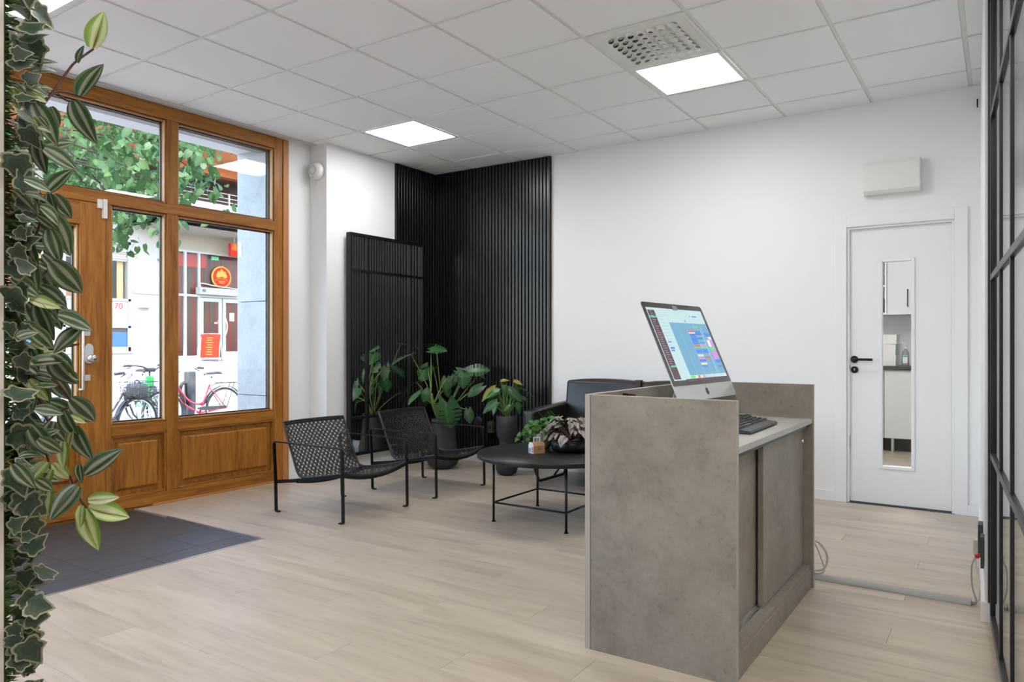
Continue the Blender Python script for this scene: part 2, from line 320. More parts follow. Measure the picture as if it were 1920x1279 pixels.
    def strip(s, pts, th, y0, y1):
        """flat bar: polyline of (x,z), thickness th, between y0 and y1"""
        P = [Vector((p[0], 0, p[1])) for p in pts]; N = len(P); vs = []
        for i in range(N):
            t = (P[min(i+1, N-1)]-P[max(i-1, 0)]).normalized(); nn = Vector((-t.z, 0, t.x))*(th/2)
            for q in (P[i]+nn, P[i]-nn):
                vs.append((q.x, y0, q.z)); vs.append((q.x, y1, q.z))
        fs = []
        for i in range(N-1):
            a, b = i*4, (i+1)*4
            fs += [(a, b, b+1, a+1), (a+2, a+3, b+3, b+2), (a, a+2, b+2, b), (a+1, b+1, b+3, a+3)]
        fs += [(0, 1, 3, 2), ((N-1)*4, (N-1)*4+2, (N-1)*4+3, (N-1)*4+1)]
        return s._add(vs, fs)
    def prism(s, poly, a, b, axis='y'):
        """poly of 2D points extruded a..b along axis (x: (y,z); y: (x,z); z: (x,y))"""
        def P(p, h): return {'x': (h, p[0], p[1]), 'y': (p[0], h, p[1]), 'z': (p[0], p[1], h)}[axis]
        n = len(poly); vs = [P(p, a) for p in poly]+[P(p, b) for p in poly]
        return s._add(vs, [tuple(range(n))[::-1], tuple(range(n, 2*n))]+[(i, (i+1)%n, n+(i+1)%n, n+i) for i in range(n)])
    def mesh(s, name, mats, off=(0,0,0), bevel=0.0, seg=2):
        me = bpy.data.meshes.new(name)
        me.from_pydata([(v[0]-off[0], v[1]-off[1], v[2]-off[2]) for v in s.v], [], s.f)
        for k in (mats if isinstance(mats, (list, tuple)) else [mats]): me.materials.append(M[k] if isinstance(k, str) else k)
        for p, i, sm in zip(me.polygons, s.mi, s.smooth): p.material_index = i; p.use_smooth = sm
        if bevel:
            bm = bmesh.new(); bm.from_mesh(me)
            bmesh.ops.recalc_face_normals(bm, faces=bm.faces)
            bmesh.ops.bevel(bm, geom=[e for e in bm.edges if e.is_manifold and e.calc_face_angle(0) > 0.5], offset=bevel, segments=seg, profile=0.5, affect='EDGES', clamp_overlap=True)
            bm.to_mesh(me); bm.free()
        else:
            bm = bmesh.new(); bm.from_mesh(me); bmesh.ops.recalc_face_normals(bm, faces=bm.faces); bm.to_mesh(me); bm.free()
        me.update(); return me
    def build(s, name, mats, parent=None, bevel=0.0, seg=2, world=True):
        me = s.mesh(name, mats, ORG.get(parent.name, (0,0,0)) if (parent and world) else (0,0,0), bevel, seg)
        return link(name, me, parent)
ORG = {}
def link(name, me, parent=None, mtx=None):
    o = bpy.data.objects.new(name, me); COL.objects.link(o)
    if parent: o.parent = parent; ORG[o.name] = ORG.get(parent.name, (0,0,0))
    if mtx is not None: o.matrix_local = mtx
    return o
def tag(o, label=None, cat=None, group=None, kind=None):
    if label: o['label'] = label
    if cat: o['category'] = cat
    if group: o['group'] = group
    if kind: o['kind'] = kind
    return o
def thing(name, label, cat, loc=(0,0,0), rotz=0, group=None, kind=None):
    o = bpy.data.objects.new(name, None); COL.objects.link(o); o.empty_display_size = 0.1
    o.location = loc; o.rotation_euler = (0, 0, rotz); ORG[o.name] = tuple(loc)
    return tag(o, label, cat, group, kind)
def solid(o, th):
    return o
def arc(p0, p1, p2, n=6):
    """quadratic bend"""
    p0, p1, p2 = map(Vector, (p0, p1, p2))
    return [p0*(1-t)**2+p1*2*t*(1-t)+p2*t*t for t in [i/n for i in range(n+1)]]
def catmull(P, n=8):
    P = [Vector(p) for p in P]; P = [P[0]*2-P[1]]+P+[P[-1]*2-P[-2]]; out = []
    for i in range(1, len(P)-2):
        a, b, c, d = P[i-1:i+3]
        for k in range(n):
            t = k/n; out.append(0.5*((2*b)+(c-a)*t+(2*a-5*b+4*c-d)*t*t+(3*b-a-3*c+d)*t**3))
    out.append(P[-2]); return out
def text_mesh(txt, size, mat, align='CENTER', ext=0.001):
    cu = bpy.data.curves.new('lettering', 'FONT'); cu.body = txt; cu.size = size; cu.align_x = align; cu.align_y = 'CENTER'; cu.extrude = ext; cu.resolution_u = 3
    o = bpy.data.objects.new('lettering', cu); COL.objects.link(o)
    bpy.context.view_layer.update()
    me = bpy.data.meshes.new_from_object(o.evaluated_get(bpy.context.evaluated_depsgraph_get()))
    bpy.data.objects.remove(o); bpy.data.curves.remove(cu)
    me.materials.clear(); me.materials.append(M[mat]); return me
def frame(base, d, nrm):
    """local y along d, z along nrm"""
    y = Vector(d).normalized(); z = Vector(nrm); z = (z-y*z.dot(y))
    z = z.normalized() if z.length > 1e-6 else y.orthogonal().normalized()
    x = y.cross(z)
    m = Matrix((x, y, z)).transposed().to_4x4(); m.translation = Vector(base); return m

# leaf meshes: unit length along +y, uv.x across (0.5 = midrib), uv.y along
def blade(name, wfun, mat, rows=10, fold=0.15, curl=0.25, cols=(0, 0.5, 1.0), wave=0.0, slits=None, zf=None, base=0.0):
    v = []; f = []; uv = []
    side_cols = [-c for c in reversed(cols) if c > 0]+list(cols)
    nc = len(side_cols)
    for i in range(rows+1):
        t = i/rows; w = max(wfun(t), 1e-4)
        for c in side_cols:
            x = c*w; y = t; back = 0.0
            z = abs(c)*w*fold-curl*(t**2)+wave*math.sin(9*t+2*c)*abs(c)
            if base and abs(c) > 0: y -= base*abs(c)*max(0, 1-3.5*t)
            v.append((x, y, z)); uv.append((0.5+0.5*c, t))
    for i in range(rows):
        for k in range(nc-1):
            if slits and slits(i, rows, max(abs(side_cols[k]), abs(side_cols[k+1]))): continue
            a = i*nc+k; f.append((a, a+1, a+1+nc, a+nc))
    me = bpy.data.meshes.new(name); me.from_pydata(v, [], f); me.materials.append(M[mat] if isinstance(mat, str) else mat)
    ul = me.uv_layers.new(name='UVMap')
    for lp in me.loops: ul.data[lp.index].uv = uv[lp.vertex_index]
    for p in me.polygons: p.use_smooth = True
    me.update(); return me
def lobed(name, poly, mat, fold=0.12, curl=0.1):
    """flat lobed leaf from half outline [(x,y)..] tip last; centre fan from (0,.32)"""
    full = [(x, y) for x, y in poly]+[(-x, y) for x, y in reversed(poly[1:-1])]
    cx, cy = 0.0, 0.34
    v = [(cx, cy, 0)]; uv = [(0.5, 0.5)]; n = len(full)
    for ring, r in ((0.55, 0), (1.0, 1)):
        for i, (x, y) in enumerate(full):
            px, py = cx+(x-cx)*ring, cy+(y-cy)*ring
            v.append((px, py, abs(px)*fold-curl*py*py)); uv.append((0.5+0.5*ring, 0.5))
    f = [(0, 1+i, 1+(i+1)%n) for i in range(n)]+[(1+i, 1+n+i, 1+n+(i+1)%n, 1+(i+1)%n) for i in range(n)]
    me = bpy.data.meshes.new(name); me.from_pydata(v, [], f); me.materials.append(M[mat])
    ul = me.uv_layers.new(name='UVMap')
    for lp in me.loops: ul.data[lp.index].uv = uv[lp.vertex_index]
    for p in me.polygons: p.use_smooth = True
    bm = bmesh.new(); bm.from_mesh(me); bmesh.ops.recalc_face_normals(bm, faces=bm.faces); bm.to_mesh(me); bm.free()
    me.update(); return me
def place_leaf(me, parent, base, d, nrm, L, name='leaf', wx=1.0):
    o = bpy.data.objects.new(name, me); COL.objects.link(o); o.parent = parent
    b = Vector(base)-Vector(ORG.get(parent.name, (0,0,0)))
    o.matrix_local = frame(b, d, nrm) @ Matrix.Diagonal((L*wx, L, L, 1)); return o

# ================================================================== THE SETTING
H = 2.9
TX = -0.09            # inner face of the timber shopfront
# ---- floor
fl = MB().box(-0.09, 7.6, -9.2, 0.0, -0.12, -0.012).build('floor', 'slab')
tag(fl, 'pale grey oak laminate floor of the whole room', 'floor', kind='structure')
mesh_cache = {}
def plank(x0, x1, y0, y1):
    key = (round(x1-x0, 3), round(y1-y0, 3))
    if key not in mesh_cache:
        g = 0.0004
        mesh_cache[key] = MB().box(g, key[0]-g, g, key[1]-g, -0.012, 0.0).mesh('plank', 'plank', bevel=0.0006, seg=1)
    link('plank', mesh_cache[key], fl, Matrix.Translation((x0, y0, 0)))
PW, PL_ = 0.19, 1.285
MAT = (-0.09, 1.31, -4.62, -3.03)
row = 0; y = 0.0
while y > -6.27:
    y0, y1 = y-PW, y
    off = (row*0.43) % PL_
    segs = []
    xs = -0.09; xe = 5.6
    parts_y = [(y0, y1, xs)]
    if y1 <= MAT[3]+1e-6 and y0 >= MAT[2]-1e-6: parts_y = [(y0, y1, MAT[1]+0.012)]
    elif y0 < MAT[3] < y1: parts_y = [(MAT[3]+0.012, y1, xs), (y0, MAT[3]+0.012, MAT[1]+0.012)]
    elif y0 < MAT[2] < y1: parts_y = [(MAT[2], y1, MAT[1]+0.012), (y0, MAT[2], xs)]
    for (a, b, x_start) in parts_y:
        if b-a < 0.01: continue
        x = -0.09-off
        while x < xe:
            s0, s1 = max(x, x_start), min(x+PL_, xe)
            if s1-s0 > 0.02: plank(s0, s1, a, b)
            x += PL_
    y -= PW; row += 1
# far floor past the planks shown (behind the camera and side room)
rest = MB().box(-0.09, 7.6, -9.2, -6.27, -0.012, 0.0).box(5.6, 7.6, -6.27, 0.0, -0.012, 0.0).build('plank_field', 'plank', fl)
# ---- entrance tile inset
inset = MB().box(MAT[0], MAT[1]+0.004, MAT[2], MAT[3]+0.004, -0.012, -0.0105).build('entrance_grout', 'grout', fl)
tile_me = {}
xs = [MAT[0], 0.125, 0.455, 0.785, 1.115, MAT[1]]
ys = [MAT[3]-0.29*i for i in range(7)]; ys[-1] = max(ys[-1], MAT[2]); ys = [v for v in ys if v >= MAT[2]]
for i in range(len(xs)-1):
    for j in range(len(ys)-1):
        key = (round(xs[i+1]-xs[i], 3), round(ys[j]-ys[j+1], 3))
        if key not in tile_me: tile_me[key] = MB().box(0.0016, key[0]-0.0016, 0.0016, key[1]-0.0016, -0.0108, -0.008).mesh('floor_tile', 'stone', bevel=0.0006, seg=1)
        link('floor_tile', tile_me[key], fl, Matrix.Translation((xs[i], ys[j+1], 0)))
MB().box(MAT[1]-0.004, MAT[1]+0.011, MAT[2], MAT[3]+0.012, -0.011, 0.002).build('edge_trim', 'alu', fl)
MB().box(MAT[0]+0.4, MAT[1]-0.004, MAT[3]-0.003, MAT[3]+0.011, -0.011, 0.002).build('edge_trim', 'alu', fl)
MB().box(MAT[0], MAT[0]+0.4, MAT[3]-0.003, MAT[3]+0.011, -0.011, 0.002).build('edge_trim', 'shutter', fl)

# ---- ceiling: slab, T-grid, tiles
ce = MB().box(-0.09, 7.6, -9.2, 0.0, 2.96, 3.02).build('ceiling', 'ceilplain')
tag(ce, 'suspended white tile ceiling with exposed grid', 'ceiling', kind='structure')
RY = -0.351
gx = [0.6*c for c in range(0, 13)]; gy = [RY-0.6*r for r in range(0, 15)]
LIGHTS = [(1, 1), (5, 1), (1, 6), (5, 6), (7, 7), (3, 9), (1, 11), (5, 11), (9, 2), (9, 5), (9, 8)]   # (column, row) cells; some unseen ones are added to brighten the room
VENT = (5, 2)
gm = MB()
for x in gx: gm.box(x-0.012, x+0.012, -9.2, 0.0, 2.9065, 2.9095); 
gm.build('grid_runner', 'grid', ce)
gm = MB()
for yy in gy: gm.box(-0.09, 7.6, yy-0.012, yy+0.012, 2.907, 2.910)
gm.build('grid_cross_tee', 'grid', ce)
g2 = MB()
for x in gx: g2.box(x-0.001, x+0.001, -9.2, 0, 2.91, 2.95)
g2.build('grid_web', 'grid', ce)
tm = {}
def ctile(x0, x1, y0, y1):
    key = (round(x1-x0, 3), round(y1-y0, 3))
    if key not in tm:
        e = 0.0135
        m_ = MB().box(e, key[0]-e, e, key[1]-e, 2.9, 2.915).box(e-0.008, key[0]-e+0.008, e-0.008, key[1]-e+0.008, 2.9105, 2.93)
        tm[key] = m_.mesh('ceiling_tile', 'ceil')
    link('ceiling_tile', tm[key], ce, Matrix.Translation((x0, y0, 0)))
for c in range(0, 12):
    for r in range(-1, 14):
        x0, x1 = gx[c], gx[c+1]
        y1 = 0.012 if r < 0 else gy[r]; y0 = gy[0] if r < 0 else gy[r+1]
        if (c, r) in LIGHTS or (c, r) == VENT: continue
        if c == 0 and y1 > -1.5:
            if y0 < -1.5 or True: x0 = 0.11-0.0
            if y0 < -1.5: x0 = gx[0]
        if c == 7 and False: pass
        ctile(x0, x1, y0, y1)
MB().box(-0.09, -0.0125, -9.2, -1.46, 2.897, 2.93).build('edge_strip', 'ceilplain', ce)

# ---- walls
def sbox(name, label, *boxes, mat='wall', cat='wall', bevel=0.0):
    m_ = MB()
    for b in boxes: m_.box(*b)
    return tag(m_.build(name, mat, bevel=bevel), label, cat, kind='structure')
DX0, DX1, DZ = 4.015, 4.722, 2.03
wb = sbox('wall_back', 'white painted back wall with the inner door', (-0.3, DX0, 0.0, 0.12, -0.12, 3.0), (DX1, 7.7, 0.0, 0.12, -0.12, 3.0), (DX0, DX1, 0.0, 0.12, DZ, 3.0))
wl_ = sbox('wall_left', 'white wall pier and column beside the shopfront', (-0.3, TX, -1.70, -1.46, -0.12, 3.0), (-0.3, 0.12, -1.46, 0.0, -0.12, 3.0))
wr = MB().prism([(4.855, 0.0), (5.0, 0.0), (5.0, -2.18), (4.915, -2.18)], -0.12, 3.0, 'z').build('wall_right', 'wall')
tag(wr, 'white side wall ending at the glass partition', 'wall', kind='structure')
sbox('wall_front', 'white wall behind the viewpoint', (-0.3, 7.7, -9.3, -9.2, -0.12, 3.0))
sbox('wall_side', 'white far wall of the side room', (7.6, 7.7, -9.2, 0.0, -0.12, 3.0))
sbox('wall_street', 'white street side wall past the entrance', (-0.3, TX, -4.75, -4.42, -0.12, 3.0), (-0.3, TX, -9.2, -8.85, -0.12, 3.0), (-0.3, TX, -8.85, -4.75, -0.12, 0.6), (-0.3, TX, -8.85, -4.75, 2.8, 3.0))
sbox('roof', 'unseen roof slab added over the building to block the sun', (-0.62, 8.2, -9.8, 4.2, 3.2, 3.5), mat='render', cat='roof')  # unseen slab put over the rooms to keep the sun out
sbox('baseboard_back', 'white painted skirting along the back wall', (0.12, 3.955, -0.012, 0.0, 0.0, 0.075), (4.782, 4.86, -0.012, 0.0, 0.0, 0.075), mat='trimwhite', cat='baseboard', bevel=0.002)
sbox('baseboard_left', 'white painted skirting round the column', (0.12, 0.132, -1.472, -0.012, 0.0, 0.075), (TX, 0.132, -1.472, -1.46, 0.0, 0.075), (TX, TX+0.012, -1.70, -1.472, 0.0, 0.075), mat='trimwhite', cat='baseboard', bevel=0.002)
bb = MB().prism([(4.843, -0.012), (4.8565, -0.012), (4.9155, -2.18), (4.985, -2.181), (4.985, -2.193), (4.901, -2.192)], 0.0, 0.085, 'z').build('baseboard_right', 'trimwhite', bevel=0.002)
tag(bb, 'white painted skirting along the side wall', 'baseboard', kind='structure')

# ---- inner white door in the back wall
d1 = thing('door_1', 'white inner door with narrow glass slot and black lever', 'door', (4.37, 0.0, 0.0), kind='structure')
MB().box(3.95, 4.03, -0.014, 0.0, 0.0, 2.093).build('architrave', 'trimwhite', d1, bevel=0.003)
MB().box(4.706, 4.784, -0.014, 0.0, 0.0, 2.093).build('architrave', 'trimwhite', d1, bevel=0.003)
MB().box(4.03, 4.706, -0.014, 0.0, 2.013, 2.093).build('architrave', 'trimwhite', d1, bevel=0.003)
jm = MB()
for a, b, c, d in ((4.015, 4.03, 0, 2.03), (4.706, 4.722, 0, 2.03)): jm.box(a, b, 0.0, 0.12, c, d)
jm.box(4.03, 4.706, 0.0, 0.12, 2.013, 2.03)
jm.box(4.03, 4.046, 0.0, 0.018, 0, 2.013).box(4.69, 4.706, 0.0, 0.018, 0, 2.013).box(4.046, 4.69, 0.0, 0.018, 1.997, 2.013)
jm.build('door_jamb', 'trimwhite', d1, bevel=0.002)
lf = MB(); GX0, GX1, GZ0, GZ1 = 4.252, 4.452, 0.278, 1.757
for a in ((4.048, GX0, 0.024, 0.064, 0.012, 1.995), (GX1, 4.688, 0.024, 0.064, 0.012, 1.995), (GX0, GX1, 0.024, 0.064, 0.012, GZ0), (GX0, GX1, 0.024, 0.064, GZ1, 1.995)): lf.box(*a)
leaf_o = lf.build('door_leaf', 'doorwhite', d1)
bd = MB()
for a in ((GX0-0.014, GX0+0.008, GZ0-0.014, GZ1+0.014), (GX1-0.008, GX1+0.014, GZ0-0.014, GZ1+0.014), (GX0+0.008, GX1-0.008, GZ0-0.014, GZ0+0.008), (GX0+0.008, GX1-0.008, GZ1-0.008, GZ1+0.014)): bd.box(a[0], a[1], 0.015, 0.07, a[2], a[3])
bd.build('glazing_bead', 'trimwhite', leaf_o, bevel=0.003)
MB().box(GX0, GX1, 0.041, 0.047, GZ0, GZ1).build('pane', 'glass', leaf_o)
hd = MB().cyl((4.078, 0.024, 1.048), 0.026, -0.009, 'y', 24)
hd.tube([(4.078, 0.018, 1.048), (4.078, -0.028, 1.048)]+arc((4.078, -0.032, 1.048), (4.078, -0.04, 1.048), (4.09, -0.04, 1.048), 4)+[(4.205, -0.04, 1.048)], 0.0095, 10)
tag(hd.build('handle', 'black', leaf_o), 'black lever handle on a round rose')
kh = MB().cyl((4.078, 0.024, 0.972), 0.025, -0.008, 'y', 24); kh.m = 1; kh.cyl((4.078, 0.0155, 0.976), 0.006, -0.001, 'y', 12).box(4.0755, 4.0805, 0.0145, 0.016, 0.964, 0.976)
kh.build('keyhole_plate', ['black', 'alu'], leaf_o)
MB().box(4.03, 4.706, 0.0, 0.12, -0.012, 0.004).build('threshold', 'plasticd', d1)

# ---- timber shopfront: window_1 (fixed lights) and door_2 (entrance leaf)
w1 = thing('window_1', 'oak framed shopfront glazing with raised lower panels', 'window', (TX, -2.76, 0.0), kind='structure')
X0, X1 = TX-0.085, TX
MY0, MY1 = -2.79, -2.705    # mullion
DYR = -3.235                # right edge of door leaf
DYL = -4.26
ZT0, ZT1 = 2.112, 2.185
def mem(name, y0, y1, z0, z1, mat, x0=X0, x1=X1, par=None, bevel=0.003):
    return MB().box(x0, x1, y0, y1, z0, z1).build(name, mat, par or w1, bevel=bevel)
mem('stile', -1.842, -1.757, 0.0, 2.895, 'oakv')
mem('mullion', MY0, MY1, 0.09, ZT0, 'oakv')
mem('mullion', MY0, MY1, ZT1, 2.80, 'oakv')
mem('post', -3.232, -3.192, 0.0, ZT0, 'oakv', x0=X0-0.01)
mem('post', -4.36, -4.275, 0.0, 2.895, 'oakv')
mem('head_rail', -4.275, -1.842, 2.80, 2.895, 'oakh')
mem('transom', -4.275, -1.842, ZT0, ZT1, 'oakh', x1=X1+0.004)
mem('sill_rail', -3.192, MY0, 0.527, 0.60, 'oakh')
mem('sill_rail', MY1, -1.842, 0.527, 0.60, 'oakh')
mem('bottom_rail', -3.192, -1.842, 0.012, 0.09, 'oakh')
mem('threshold_strip', -2.90, -1.70, 0.0, 0.014, 'oaktrim', x0=X1-0.02, x1=X1+0.012)
mem('sill_board', -4.36, -1.757, -0.02, 0.0125, 'oakh', x0=X0-0.05, x1=X1-0.012)
mem('casing', -1.757, -1.70, 0.0, 2.895, 'oaktrim', x0=X0, x1=X1+0.012)
mem('casing', -4.42, -4.36, 0.0, 2.895, 'oaktrim', x0=X0, x1=X1+0.012)
def glazing(y0, y1, z0, z1, par, xg=X0+0.03):
    b = 0.018
    for a in ((y0, y0+b, z0, z1), (y1-b, y1, z0, z1)):
        MB().frustum(xg+0.004, X1-0.012, a[0], a[1], a[2], a[3], 'x', 0.004).build('glazing_bead', 'oakbead', par)
    for a in ((y0+b, y1-b, z0, z0+b), (y0+b, y1-b, z1-b, z1)):
        MB().frustum(xg+0.004, X1-0.012, a[0], a[1], a[2], a[3], 'x', 0.004).build('glazing_bead', 'oakh', par)
    g = MB(); k = 0.007
    for a in ((y0+b, y0+b+k, z0+b, z1-b), (y1-b-k, y1-b, z0+b, z1-b), (y0+b, y1-b, z0+b, z0+b+k), (y0+b, y1-b, z1-b-k, z1-b)): g.box(xg-0.004, xg+0.012, *a)
    g.build('gasket', 'gasket', par)
    MB().box(xg-0.003, xg+0.003, y0+b*0.5, y1-b*0.5, z0+b*0.5, z1-b*0.5).build('pane', 'glass', par)
glazing(MY1, -1.842, ZT1, 2.80, w1)
glazing(-4.275, MY0, ZT1, 2.80, w1)
glazing(MY1, -1.842, 0.60, ZT0, w1)
glazing(-3.192, MY0, 0.60, ZT0, w1)
def rpanel(y0, y1, z0, z1, par):
    MB().box(X0+0.015, X1-0.035, y0, y1, z0, z1).build('panel_back', 'oakv', par)
    m_ = MB()
    b = 0.014
    for a in ((y0, y0+b, z0, z1), (y1-b, y1, z0, z1), (y0, y1, z0, z0+b), (y0, y1, z1-b, z1)): m_.box(X1-0.034, X1-0.004, *a)
    m_.build('panel_moulding', 'oakh', par, bevel=0.004)
    MB().frustum(X1-0.036, X1-0.014, y0+0.045, y1-0.045, z0+0.045, z1-0.045, 'x', 0.022).build('raised_panel', 'oakv', par)
rpanel(MY1, -1.842, 0.09, 0.527, w1)
rpanel(-3.192, MY0, 0.09, 0.527, w1)
d2 = thing('door_2', 'oak entrance door leaf with glass and round thumb lock', 'door', (TX, -3.74, 0.0), kind='structure')
mem('stile', -3.40, -3.235, 0.012, ZT0-0.004, 'oakv', par=d2, x1=X1+0.006)
mem('stile', -4.265, -4.10, 0.012, ZT0-0.004, 'oakv', par=d2, x1=X1+0.006)
mem('top_rail', -4.10, -3.40, 1.955, ZT0-0.004, 'oakh', par=d2, x1=X1+0.006)
mem('lock_rail', -4.10, -3.40, 0.527, 0.63, 'oakh', par=d2, x1=X1+0.006)
mem('bottom_rail', -4.10, -3.40, 0.012, 0.20, 'oakh', par=d2, x1=X1+0.006)
glazing(-4.10, -3.40, 0.63, 1.955, d2)
rpanel(-4.10, -3.40, 0.20, 0.527, d2)
XF = X1+0.006
lk = MB()
pts = [(-3.345+0.026*math.cos(a), 1.133+0.03*math.sin(a)) for a in [PI*i/8 for i in range(9)]]+[(-3.345+0.026*math.cos(a), 1.058+0.03*math.sin(a)) for a in [PI+PI*i/8 for i in range(9)]]
lk.prism(pts, XF, XF+0.016, 'x')
lko = lk.build('lock_plate', 'alupale', d2, bevel=0.003)
MB().lathe([(1e-4, 0.05), (0.022, 0.05), (0.026, 0.046), (0.026, 0.016)], (XF, -3.338, 1.066), 'x', 28).build('thumb_turn', 'chrome', lko)
for z in (1.235, 0.935): MB().box(XF, XF+0.006, -3.37, -3.335, z-0.02, z+0.02).cyl((XF+0.006, -3.352, z), 0.006, 0.003, 'x', 12).build('strike_plate', 'alu', d2, bevel=0.001)
MB().tube([(XF+0.0, -3.40, 0.86), (XF+0.045, -3.40, 0.86), (XF+0.045, -3.40, 1.32), (XF, -3.40, 1.32)], 0.008, 10).build('pull_handle', 'plasticw', d2)
ds = thing('door_sensor', 'small white magnetic door contact screwed above the lock side', 'sensor', (TX, -3.26, 2.06))
MB().box(XF, XF+0.018, -3.29, -3.262, 2.075, 2.135).build('magnet', 'plasticw', ds, bevel=0.002)
MB().box(XF-0.002, XF+0.022, -3.258, -3.23, 2.01, 2.14).build('housing', 'plasticw', ds, bevel=0.003)

w2 = thing('added_window', 'unseen oak framed street window added for daylight behind the plant wall', 'window', (TX, -6.8, 0.6), kind='structure')  # unseen window put in to bring more daylight to the back wall
for yy in (-8.85, -7.50, -6.14, -4.82): mem('stile', yy, yy+0.07, 0.6, 2.8, 'oakv', par=w2)
for ya_, yb_ in ((-8.78, -7.50), (-7.43, -6.14), (-6.07, -4.82)):
    mem('rail', ya_, yb_, 0.6, 0.67, 'oakh', par=w2); mem('rail', ya_, yb_, 2.73, 2.8, 'oakh', par=w2); MB().box(X0+0.027, X0+0.033, ya_, yb_, 0.67, 2.73).build('pane', 'glass', w2)

# ---- exterior soffit and marble pier belonging to this building
so = sbox('trim_1', 'stuccoed soffit over the shopfront outside', (-0.56, -0.18, -9.2, -1.2, 2.81, 3.2), mat='soffit', cat='soffit')
sbox('trim_2', 'grey roller box under the soffit', (-0.26, -0.178, -4.42, -1.86, 2.775, 2.81), mat='shutter', cat='roller box')
pier = tag(MB().box(-0.545, -0.3, -1.835, 0.4, -0.4, 2.81).build('wall_pier', 'marble'), 'grey marble clad pier outside the window', 'pier', kind='structure')
for z0, z1 in ((-0.4, 0.72), (0.725, 1.52), (1.525, 2.22), (2.225, 2.81)):
    MB().box(-0.56, -0.178, -1.862, -1.836, z0, z1).build('marble_slab', 'marble', pier, bevel=0.002)
st_ = thing('sticker_plate', 'small white notice stuck on the marble pier', 'notice', (-0.54, -1.864, 1.97))
MB().box(-0.548, -0.50, -1.8645, -1.8625, 1.92, 2.04).build('plate', 'plasticw', st_)
mk = MB()
for i in range(4):
    for j in range(2): mk.box(-0.541+j*0.022, -0.531+j*0.022, -1.8655, -1.8646, 1.932+i*0.026, 1.942+i*0.026)
mk.build('print', 'plasticg', st_)

# ---- kitchen behind the inner door
sbox('wall_kitchen', 'pale blue grey kitchen wall seen through the door glass', (2.6, 5.6, 3.322, 3.42, -0.12, 3.0), mat='kwall')
sbox('wall_kitchen_left', 'left side wall of the kitchen', (2.5, 2.6, 0.12, 3.42, -0.12, 3.0), mat='kwall')
sbox('wall_kitchen_right', 'right side wall of the kitchen', (5.6, 5.7, 0.12, 3.42, -0.12, 3.0), mat='kwall')
sbox('floor_kitchen', 'pale plank floor of the kitchen', (2.6, 5.6, 0.12, 3.32, -0.12, 0.0), mat='plank', cat='floor')
sbox('ceiling_kitchen', 'plain white kitchen ceiling', (2.6, 5.6, 0.12, 3.32, 2.7, 2.8), mat='ceilplain', cat='ceiling')

# ================================================================== CEILING FITTINGS
def ceiling_light(c, r, label, z=2.9):
    x0, x1, y1, y0 = gx[c], gx[c+1], gy[r], gy[r+1]
    t = thing('ceiling_light', label, 'ceiling light', ((x0+x1)/2, (y0+y1)/2, z), group='square ceiling light panels')
    fr = MB(); a = 0.014; b = 0.038
    for q in ((x0+a, x0+b, y0+a, y1-a), (x1-b, x1-a, y0+a, y1-a), (x0+b, x1-b, y0+a, y0+b), (x0+b, x1-b, y1-b, y1-a)): fr.box(*q, z-0.002, z+0.03)
    fr.build('frame', 'grid', t)
    MB().box(x0+b, x1-b, y0+b, y1-b, z+0.004, z+0.02).build('diffuser', 'panel', t)
LB = {(1, 1): 'square light panel in the ceiling near the black slat corner', (5, 1): 'square light panel next to the ceiling air vent', (1, 6): 'square light panel at upper left above the entrance',
      (5, 6): 'square light panel in the ceiling above the viewpoint', (3, 9): 'unseen square light panel added in the ceiling behind the plant wall', (1, 11): 'square light panel by the added street window behind the viewpoint', (5, 11): 'square light panel at the rear of the room', (7, 7): 'unseen square light panel added right over the viewpoint beside the partition',  # plant wall and partition panels are unseen extras for more light
      (9, 2): 'unseen square light panel added at the far end of the side room', (9, 5): 'unseen square light panel added in the middle of the side room', (9, 8): 'unseen square light panel added at the rear of the side room'}  # side room panels are unseen, added to brighten the right side
for c, r in LIGHTS: ceiling_light(c, r, LB[(c, r)])
kl2 = thing('kitchen_fill_light', 'unseen oblong light panel added on the kitchen ceiling', 'ceiling light', (4.1, 0.8, 2.7))  # unseen panel added to light the kitchen behind the door glass
MB().box(3.75, 4.45, 0.30, 1.60, 2.67, 2.70).build('frame', 'grid', kl2); MB().box(3.79, 4.41, 0.34, 1.56, 2.664, 2.67).build('diffuser', 'panel', kl2)
# air vent
vx0, vx1, vy1, vy0 = gx[5], gx[6], gy[2], gy[3]
vt = thing('air_vent', 'white square ceiling diffuser with rows of swivel nozzles', 'vent', ((vx0+vx1)/2, (vy0+vy1)/2, 2.9))
MB().box(vx0+0.013, vx1-0.013, vy0+0.013, vy1-0.013, 2.901, 2.93).build('frame', 'grid', vt)
MB().box(vx0+0.035, vx1-0.035, vy0+0.035, vy1-0.035, 2.8985, 2.9015).build('face_plate', 'grid', vt, bevel=0.0012)
nm = MB().lathe([(0.026, 0.004), (0.0258, -0.006), (0.0235, -0.014), (0.020, -0.0185), (0.0185, -0.0185), (0.0175, -0.012)], (0, 0, 0), 'z', 18)
nm.m = 1; nm.lathe([(0.0175, -0.012), (0.012, -0.001), (1e-4, 0.002)], (0, 0, 0), 'z', 18); nm.m = 2; nm.box(-0.0175, 0.0175, -0.0012, 0.0012, -0.016, -0.002)
nmesh = nm.mesh('nozzle', ['plasticw', 'plasticb', 'chrome'])
for i in range(7):
    for j in range(7):
        px = vx0+0.115+i*0.0617; py = vy0+0.115+j*0.0617
        k_ = (3-i)/3.0; ty, tx = -0.42*k_+(j-3)*0.05, -0.30*k_
        link('nozzle', nmesh, vt, Matrix.Translation((px-(vx0+vx1)/2, py-(vy0+vy1)/2, 2.8985-2.9)) @ Euler((ty, tx, 0.5), 'XYZ').to_matrix().to_4x4())
